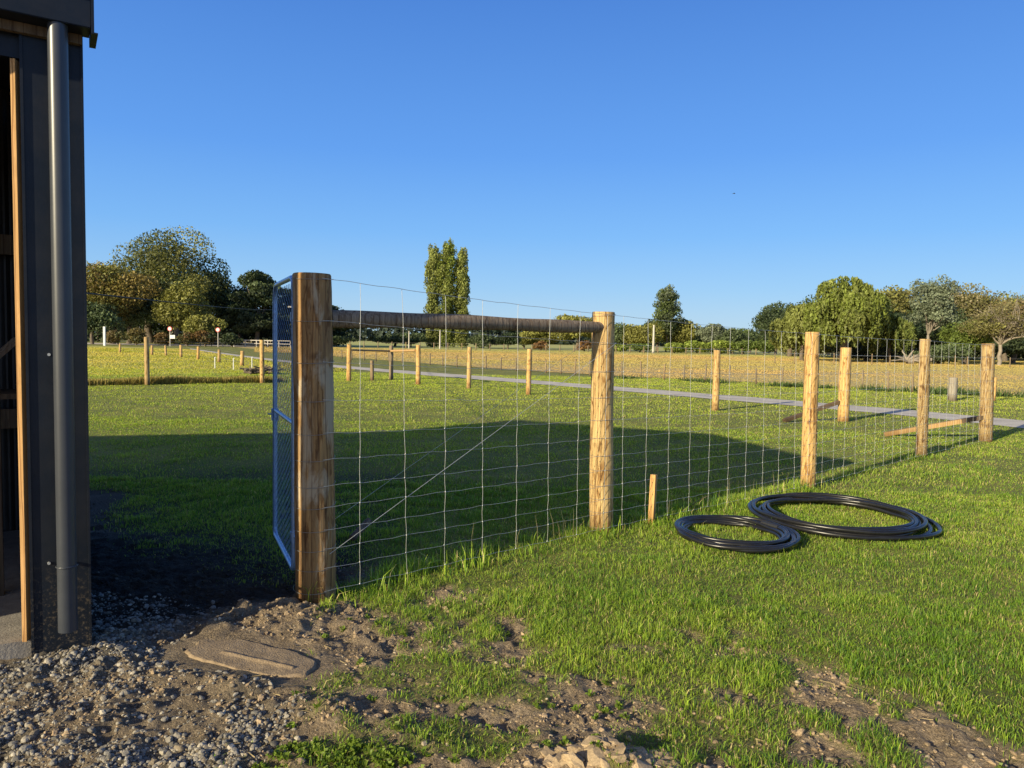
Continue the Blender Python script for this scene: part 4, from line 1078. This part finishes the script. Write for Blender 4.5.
def hull_blobs(h, wd, style, rng, dp=None):
    "list of (centre, radii) round a tree of height h and width wd standing at the origin"
    B = []; dp = dp or wd * .8
    if style == 'poplar':
        for k in range(170):
            t = .03 + .94 * (k + rng.random()) / 170; w_ = wd / 2 * (1 - .62 * (max(t - .74, 0) / .26) ** 2.0) * (.85 + .20 * min(1, t / .2)) * (.86 + .28 * rng.random())
            a = rng.random() * 6.28; q = w_ * (.30 + .42 * rng.random())
            B.append(((math.cos(a) * q, math.sin(a) * q, t * h * .965), (w_ * .34, w_ * .34, h * .05)))
        return B
    if style == 'upright':
        for k in range(60):
            t = .26 + .71 * rng.random(); w_ = wd / 2 * max(.2, 1 - ((t - .60) / .42) ** 2) ** .6
            a = rng.random() * 6.28; q = w_ * (.3 + .5 * rng.random())
            B.append(((math.cos(a) * q, math.sin(a) * q, t * h * .96), (w_ * .38 + .3, w_ * .38 + .3, h * .055)))
        return B
    if style in ('round', 'gum', 'shrub', 'twiggy'):
        lo = {'round': .15, 'gum': .24, 'shrub': .05, 'twiggy': .25}[style]; nb = {'round': 24, 'gum': 38, 'shrub': 12, 'twiggy': 30}[style]
        br = {'round': .21, 'gum': .135, 'shrub': .30, 'twiggy': .14}[style]
        cz = h * (1 + lo) / 2; rz = h * (1 - lo) / 2
        for k in range(nb):
            d = rng.normal(size=3); d /= np.linalg.norm(d); rr = .35 + .40 * rng.random()
            if d[2] < -.5: d[2] *= .6
            if d[1] > .3 and rng.random() < .6: d[1] *= -1
            c = (d[0] * wd / 2 * rr * 1.15, d[1] * dp / 2 * rr * 1.15, cz + d[2] * rz * rr * 1.12)
            s_ = br * (.7 + .7 * rng.random()); B.append((c, (wd * s_, dp * s_, (h if h < wd else (h + wd) / 2) * s_ * .72)))
        return B
    if style == 'pine':
        for k in range(30):
            t = .12 + .86 * rng.random(); w_ = wd / 2 * (1.02 - .55 * t ** 1.5) ; a = rng.random() * 6.28; q = w_ * (.45 + .35 * rng.random())
            B.append(((math.cos(a) * q, math.sin(a) * q * .8, t * h), (w_ * .45, w_ * .4, h * .07)))
        return B
def limb(mb, a, b, r0, r1, rng, n=6, wob=.06):
    a, b = np.array(a, float), np.array(b, float); L_ = np.linalg.norm(b - a); t = np.linspace(0, 1, n)[:, None]
    P_ = a * (1 - t) + b * t; P_[1:-1] += rng.normal(0, wob * L_, (n - 2, 3)) * .5; P_[:, 2] += np.sin(t[:, 0] * np.pi) * L_ * .06
    mb.tube(P_, np.linspace(r0, r1, n), 7, False)
    return P_


def tree(name, label, px, d, wpx, topy, style, col, n, size=None, bark='bark', cat='tree', group=None, seed=None, dz=.8, col2=None, lowclip=None):
    rng = np.random.default_rng(seed if seed is not None else int(px * 7 + d + topy)); x = at(px, d, 3); h = zat(px, topy, d) * 1.0; wd = wpx * d / F
    pxm = d / F; size = (size or 2.0) * pxm * .72; n = int(n * 1.75)
    T = thing(name, label, cat, (x, d, 0), group); B = []
    col = np.array(COLS[col]); c2 = np.array(COLS[col2]) if col2 else col * 1.25
    tr = MB()
    if style == 'willow':
        tb = limb(tr, (x, d, -.1), (x, d, h * .5), wd * .035, wd * .022, rng)
        CC, OO, KK = [], [], []
        nb = 24; hubs = []
        for k in range(nb):
            a = rng.random() * 6.28; q = (.12 + .30 * rng.random()) ; top = h * (1.02 - .55 * q ** 1.2 - .42 * rng.random() ** 1.3); hubs.append((math.cos(a) * wd * q, math.sin(a) * wd * q * .8, top * .86, wd * (.075 + .06 * rng.random())))
        hubs.append((0, 0, h * .86, wd * .17)); hubs.append((-.12 * wd, 0, h * .84, wd * .15)); hubs.append((.15 * wd, 0, h * .80, wd * .15))
        for k, (hx_, hy_, hz_, hr_) in enumerate(hubs):
            limb(tr, tb[-1], (x + hx_, d + hy_, hz_), wd * .015, wd * .004, rng)
            ns = int(n / len(hubs) / 26)
            for s_ in range(ns):
                dd = rng.normal(size=3); dd /= np.linalg.norm(dd); dd[2] = abs(dd[2]) * .9
                p = np.array([hx_, hy_, hz_]) + dd * hr_ * np.array([1, 1, .75]); drop = (p[2] - h * .05) * (.15 + .55 * rng.random() ** 1.4) * (1.0 if dd[2] < .6 else .5); m_ = 26
                tt = np.linspace(0, 1, m_); pts = np.stack([p[0] + dd[0] * hr_ * .35 * np.sqrt(tt), p[1] + dd[1] * hr_ * .35 * np.sqrt(tt), p[2] - drop * tt ** 1.2], -1) + rng.normal(0, size * .35, (m_, 3))
                CC.append(pts); OO.append(np.tile(dd * [1, 1, .3], (m_, 1))); KK.append(np.full(m_, k * 40 + s_ % 7))
        C = np.vstack(CC); O = np.vstack(OO); K = np.concatenate(KK)
        V, Q = leaf_quads(C, O, size, rng, 2.2, 2.5)
    else:
        B = hull_blobs(h, wd, style, rng, wd * dz)
        if style == 'gum':
            C, O, K = crown_pts(B, n, rng, .45)
        elif style == 'twiggy': C, O, K = crown_pts(B, n, rng, .15)
        else: C, O, K = crown_pts(B, n, rng)
        V, Q = leaf_quads(C, O, size, rng, 1.5, 0 if style not in ('poplar', 'upright') else -2.0)
        r0 = max(wd * (.020 if bark == 'bark_pale' else .028), .12) if style != 'poplar' else wd * .07
        if style == 'poplar':
            tr.tube([(x, d, -.1), (x, d, h * .5), (x, d, h * .93)], [r0, r0 * .6, r0 * .1], 8, False)
        else:
            mid = (x + rng.normal(0, wd * .02), d, h * (.32 if style != 'shrub' else .2)); limb(tr, (x, d, -.1), mid, r0 * 1.3, r0, rng)
            pale = bark == 'bark_pale'
            for k in rng.choice(len(B), min(len(B), 16 if pale else 9), replace=False):
                c_ = B[k][0]; tgt = (x + c_[0] * .92, d + c_[1] - (wd * .06 if pale else 0), c_[2] * .94)
                P_ = limb(tr, mid, tgt, r0 * (.62 if pale else .5), r0 * .12, rng)
                if style in ('twiggy', 'gum'):
                    for _ in range(12 if style == 'twiggy' else 4):
                        e_ = P_[rng.integers(3, 6)]; dv = rng.normal(size=3) * wd * (.10 if style == 'twiggy' else .04); dv[2] = abs(dv[2]) * 1.3; limb(tr, e_, e_ + dv, r0 * .16, r0 * .04, rng, 4)
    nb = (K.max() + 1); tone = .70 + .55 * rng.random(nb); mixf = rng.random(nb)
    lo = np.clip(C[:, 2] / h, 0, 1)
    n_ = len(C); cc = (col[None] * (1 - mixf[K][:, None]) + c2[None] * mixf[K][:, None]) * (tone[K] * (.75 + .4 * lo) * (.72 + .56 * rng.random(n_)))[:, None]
    ok = (V.reshape(-1, 4, 3)[:, :, 2].min(1) > .02); V4 = V.reshape(-1, 4, 3)[ok]; cc = cc[ok]
    V = V4.reshape(-1, 3)
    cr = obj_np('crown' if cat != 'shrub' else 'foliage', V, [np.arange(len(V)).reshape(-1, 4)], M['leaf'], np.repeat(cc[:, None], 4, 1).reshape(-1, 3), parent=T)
    tr.build('trunk' if cat != 'shrub' else 'stem', M[bark], T, smooth=True)
    return T

G1 = 'tall trees behind the left paddock'; G2 = 'trees beyond the golden paddock'; G3 = 'trees on the right beyond the willow'
# left group
tree('autumn_tree', 'broad tree turning brown and gold at the left, beside the shed corner', 112, 112, 96, 258, 'round', 'autumn', 15000, 2.0, group=G1, col2='olive')
tree('dense_tree', 'dark green lower tree filling the gap under the gum and the autumn tree', 128, 118, 70, 285, 'round', 'mid', 9000, 2.0, group=G1)
tree('gum_tree', 'tallest domed gum tree with pale forking limbs on the left', 177, 125, 116, 234, 'round', 'olive', 19000, 1.9, 'bark_pale', group=G1, col2='mid', seed=24)
tree('gum_tree', 'dark rounded shoulder tree on the right flank of the tallest gum', 216, 128, 60, 250, 'round', 'mid', 9000, 2.0, group=G1, seed=5)
tree('bushy_tree', 'light olive bushy tree standing low in front of the tallest gum', 186, 112, 56, 277, 'round', 'olive', 10000, 2.0, group=G1, seed=9)
tree('bushy_tree', 'small round olive tree below the gums near the road signs', 205, 106, 34, 312, 'round', 'olive', 4500, 1.9, group=G1, seed=10)
tree('macrocarpa_tree', 'black-green macrocarpa with ragged top just left of the gate', 258, 120, 66, 272, 'pine', 'dark', 12000, 2.1, group=G1, seed=3, col2='mid')
tree('macrocarpa_tree', 'lower black-green macrocarpa spreading behind the gate post', 312, 125, 96, 298, 'pine', 'dark', 12000, 2.1, group=G1, seed=4)
def hedge(name, label, px0, px1, d, topy, depth, col, n, seed):
    rng = np.random.default_rng(seed); xa, xb = at(px0, d, 2), at(px1, d, 2); h = zat((px0 + px1) / 2, topy, d); T = thing(name, label, 'hedge', ((xa + xb) / 2, d, 0))
    nb = int((xb - xa) / (h * .55)) + 1; B = []
    for k in range(nb): B.append((((k + rng.random()) / nb * (xb - xa) - (xb - xa) / 2, rng.normal(0, depth * .2), h * (.38 + .16 * rng.random())), (h * .55, depth / 2, h * (.40 + .22 * rng.random()))))
    C, O, K = crown_pts(B, n, rng, .7); k = C[:, 2] > .1; C, O, K = C[k], O[k], K[k]; V, Q = leaf_quads(C, O, 1.7 * d / F, rng); tone = .6 + .7 * rng.random(nb)
    cc = np.array(COLS[col])[None] * (tone[K] * (.7 + .6 * rng.random(len(K))))[:, None]
    obj_np('foliage', V, [Q], M['leaf'], np.repeat(cc[:, None], 4, 1).reshape(-1, 3), parent=T)
    sm = MB()
    for b in B: sm.tube([(T.location.x + b[0][0], d, -.1), (T.location.x + b[0][0], d, h * .5)], .12, 5, False)
    sm.build('stem', M['bark'], T)
hedge('tall_hedge', 'long dark hedge closing the view under the trees on the left', 60, 352, 138, 306, 6, 'dark', 22000, 801)
hedge('tall_hedge', 'long dull green thicket behind the willows and the grey-barked trees', 770, 1120, 116, 308, 7, 'olive', 34000, 802)
tree('dark_shrub', 'dark shade tree low behind the paddock at the far left', 92, 106, 50, 300, 'round', 'mid', 6000, 2.0, group=G1)
for i, (px, tp, cl, lb) in enumerate(((118, 331, 'orange', 'low rusty shrub behind the white marker post'), (136, 329, 'autumn', 'low brown shrub below the cottage roof'), (167, 333, 'orange', 'low rusty shrub beside the round road sign with the plate'),
        (187, 332, 'orange', 'rusty shrub midway between the two round road signs'), (205, 331, 'orange', 'rusty shrub just left of the tall pale sign pole'), (232, 333, 'dark', 'dark low shrub right of the tall pale sign pole'))):
    tree('garden_shrub', lb, px, 104, 20, tp, 'shrub', cl, 1300, 1.5, cat='shrub', seed=100 + i, group='shrubs along the far road', col2='mid')
# middle
tree('poplar_tree', 'left poplar of the three standing in a row', 433, 150, 18, 241, 'poplar', 'poplar', 13000, 1.4, group='three poplars in a row', seed=31, dz=1)
tree('poplar_tree', 'tallest middle poplar of the three standing in a row', 447, 150, 21, 236, 'poplar', 'poplar', 16000, 1.4, group='three poplars in a row', seed=32, dz=1, col2='lime')
tree('poplar_tree', 'right poplar of the three standing in a row', 461.5, 150, 17, 244, 'poplar', 'poplar', 13000, 1.4, group='three poplars in a row', seed=33, dz=1)
mids = [('round_shrub', 'dark round shrub at the left foot of the poplars', 411, 20, 332, 'shrub', 'mid', 1800), ('round_shrub', 'dark round shrub at the right foot of the poplars', 482, 20, 334, 'shrub', 'mid', 1800),
 ('dark_tree', 'small dark tree alone between the poplars and the broad olive tree', 508, 24, 331, 'round', 'dark', 3000),
 ('broad_tree', 'broad low olive tree just left of the second fence post', 540, 44, 328, 'round', 'olive', 5000),
 ('round_tree', 'taller rounded olive tree directly behind the second fence post', 577, 52, 311, 'round', 'olive', 8000),
 ('orange_shrub', 'small orange shrub under the broad low olive tree', 541, 14, 341, 'shrub', 'orange', 700), ('orange_shrub', 'small orange shrub left of the second fence post', 585, 12, 342, 'shrub', 'orange', 700),
 ('dark_tree', 'dark tree right of the second fence post', 625, 38, 325, 'round', 'mid', 5000), ('round_tree', 'mid green tree left of the pale utility pole', 643, 32, 323, 'round', 'olive', 4500),
 ('bushy_tree', 'dense bushy olive tree wrapped round the foot of the tall single tree', 676, 44, 317, 'round', 'olive', 6500),
 ('round_tree', 'rounded grey-green tree right of the tall single tree', 711, 32, 324, 'round', 'grey', 4500), ('dark_tree', 'low dark tree midway to the willows', 733, 36, 330, 'round', 'mid', 4500),
 ('dark_tree', 'dark slope-topped tree at the left end of the willows', 776, 44, 308, 'round', 'mid', 6000),
 ('bright_shrub', 'bright green bush below the bushy olive tree', 675, 22, 342, 'shrub', 'lime', 1400), ('bright_shrub', 'bright green bush between the two lower trees', 697, 26, 341, 'shrub', 'lime', 1500),
 ('bright_shrub', 'bright green bush below the rounded grey-green tree', 722, 24, 340, 'shrub', 'lime', 1500), ('bright_shrub', 'green bush in front of the low dark tree', 744, 26, 341, 'shrub', 'green', 1500),
 ('bright_shrub', 'small green bush right of the second fence post', 621, 14, 344, 'shrub', 'lime', 700), ('bright_shrub', 'green bush near the dark tree by the willows', 765, 22, 340, 'shrub', 'green', 1300),
 ('low_shrub', 'dull green bush left of the pale utility pole', 640, 22, 343, 'shrub', 'green', 1200)]
for i, (nm, lb, px, wp, tp, st, cl, n) in enumerate(mids):
    dd_ = 146 if nm == 'round_shrub' else (128 if st == 'shrub' else 135 + (i * 7) % 11)
    tree(nm, lb, px, dd_, wp, tp, st, cl, n, 1.7, cat='shrub' if st == 'shrub' else 'tree', seed=300 + i, group=G2)
tree('tall_tree', 'tall single upright tree with open grey-green crown near the pale utility pole', 666, 140, 27, 283, 'upright', 'grey', 7000, 1.5, group=G2, seed=41, dz=1, col2='green')
# right
tree('willow_tree', 'tall drooping willow with the highest dome on the right', 844, 78, 92, 275, 'willow', 'willow', 30000, 2.1, group='weeping willows', seed=51, col2='lime')
tree('willow_tree', 'lower pale willow left of the tall drooping willow', 803, 82, 62, 303, 'willow', 'willow', 17000, 2.0, group='weeping willows', seed=52)
tree('willow_tree', 'small shaded willow right of the tall drooping willow', 890, 80, 44, 312, 'willow', 'willow', 10000, 2.0, group='weeping willows', seed=53, col2='green')
tree('backing_tree', 'dark tree filling in behind the foot of the tall willow', 868, 98, 110, 305, 'round', 'dark', 9000, 2.2, group=G3, seed=54)
tree('golden_tree', 'yellowing tree with rounded top behind the tall willow', 882, 104, 62, 284, 'round', 'yellow', 9000, 2.0, group=G3, seed=55, col2='olive')
tree('gum_tree', 'open grey-green gum with pale branching trunk right of the willows', 928, 82, 66, 275, 'gum', 'grey', 8000, 1.8, 'bark_pale', group=G3, seed=56)
tree('backing_tree', 'dark tree behind the open grey-green gum', 930, 105, 90, 300, 'round', 'mid', 9000, 2.1, group=G3, seed=57)
tree('bright_tree', 'bright green domed tree between two pale-branched trees', 965, 80, 54, 318, 'round', 'green', 8000, 1.9, group=G3, seed=58, col2='lime')
tree('bare_tree', 'thin brown tree with bare pale branches at the right edge', 1000, 76, 80, 300, 'twiggy', 'brown', 4200, 1.5, 'bark_pale', group=G3, seed=59, col2='olive')
tree('backing_tree', 'olive flat-topped tree behind the bare pale branches', 985, 108, 96, 291, 'round', 'olive', 10000, 2.0, group=G3, seed=60)
tree('backing_tree', 'grey-green tree at the very right edge behind the others', 1040, 108, 90, 294, 'round', 'grey', 8000, 2.0, group=G3, seed=61)
tree('backing_tree', 'dark low tree under the bare pale branches at the right edge', 1015, 88, 80, 330, 'round', 'mid', 7000, 2.0, group=G3, seed=62)
tree('low_shrub', 'dark low shrub at the foot of the open grey-green gum', 940, 76, 50, 344, 'shrub', 'mid', 3500, 1.8, cat='shrub', group=G3, seed=63)
tree('low_shrub', 'dark low shrub at the foot of the tall drooping willow', 868, 84, 76, 342, 'shrub', 'dark', 3500, 1.8, cat='shrub', group=G3, seed=64)
for i, (px, d_, w_, tp, st, cl, c2_, lb) in enumerate([
    (903, 112, 70, 289, 'round', 'olive', 'yellow', 'olive tree filling the gap between the yellowing tree and the open gum'),
    (956, 106, 84, 289, 'round', 'brown', 'olive', 'brownish tree between the open gum and the flat-topped olive tree'),
    (1006, 104, 80, 293, 'round', 'brown', 'autumn', 'brown dense tree directly behind the bare pale branches'),
    (1075, 100, 80, 298, 'round', 'olive', 'mid', 'olive tree mostly cut off by the right edge'),
    (842, 100, 110, 292, 'round', 'mid', 'green', 'dark tree directly behind the gap between the two left willows'),
    (790, 112, 76, 303, 'round', 'mid', 'dark', 'dark tree behind the lower pale willow')]):
    tree('backing_tree', lb, px, d_, w_, tp, st, cl, 8000, 1.9, group=G3, seed=600 + i, col2=c2_)
for i, (px, d_, w_, tp, st, cl, lb) in enumerate([
    (240, 132, 60, 290, 'round', 'dark', 'dark tree closing the gap between the gums and the ragged macrocarpa'),
    (150, 135, 120, 268, 'round', 'mid', 'wide dark tree behind the tallest gum'),
    (282, 128, 60, 288, 'pine', 'dark', 'dark conifer between the two macrocarpas, behind the open gate')]):
    tree('dense_tree', lb, px, d_, w_, tp, st, cl, 8000, 1.9, group=G1, seed=620 + i)
for i, (px, w_, tp, cl, lb) in enumerate([
    (395, 40, 334, 'mid', 'low dark tree left of the left foot shrub of the poplars'), (489, 34, 336, 'mid', 'low dark tree right of the right foot shrub of the poplars'), (524, 30, 333, 'green', 'low green tree between the small dark tree and the broad olive tree'),
    (604, 36, 324, 'mid', 'dark tree half hidden by the right side of the second fence post'), (657, 40, 320, 'green', 'dark green tree directly behind the pale utility pole'), (692, 40, 327, 'mid', 'dark tree just behind the bushy olive tree on its right'),
    (722, 44, 329, 'olive', 'low olive tree behind the green bushes, right of the grey-green tree'), (750, 44, 330, 'green', 'low green tree left of the dark slope-topped tree')]):
    tree('belt_tree', lb, px, 150 + i, w_, tp, 'round', cl, 3500, 1.8, group=G2, seed=640 + i, col2='mid')
# fallen trunk at the foot of the gum
x = at(907, 74, .5); mb = MB(); rr = np.random.default_rng(2)
for k in range(9):
    a_ = rr.uniform(-.4, 3.4); limb(mb, (x, 74, .3), (x + math.cos(a_) * 1.6, 74 + rr.normal(0, .4), .3 + abs(math.sin(a_)) * 1.2), .16, .03, rr)
limb(mb, (x, 74, .3), (x + 2.6, 74.2, .5), .3, .2, rr)
o = mb.build('fallen_trunk', M['bark_pale'], loc=(x, 74, 0), smooth=True); tag(o, 'pale uprooted trunk lying under the open grey-green gum', 'fallen tree')
# the far-off wood on the skyline
rng = np.random.default_rng(70); C, O, K = [], [], []
for k in range(150):
    px = -600 + 2300 * k / 150; d_ = 420 + 60 * rng.random(); x = at(px, d_, 3); hh = 7 + 5 * rng.random()
    B = [((x, d_, hh * .5), (11 + 5 * rng.random(), 6, hh * .5))]; c_, o_q, k_ = crown_pts(B, 420, rng, .7); C.append(c_); O.append(o_q); K.append(np.full(420, k))
C = np.vstack(C); O = np.vstack(O); K = np.concatenate(K); V, Q = leaf_quads(C, O, 1.7, rng, 1.4)
tone = .7 + .5 * rng.random(151); cc = np.array([.045, .065, .045])[None] * (tone[K] * (.7 + .6 * rng.random(len(K))))[:, None]
o = obj_np('distant_woodland', V, [Q], M['leaf'], np.repeat(cc[:, None], 4, 1).reshape(-1, 3)); tag(o, 'low bluish line of far-off trees along the horizon', 'woodland', kind='stuff')

scene.view_settings.view_transform = 'Standard'; scene.view_settings.look = 'None'; scene.view_settings.exposure = 0; scene.view_settings.gamma = 1
scene.render.resolution_x = 1024; scene.render.resolution_y = 768
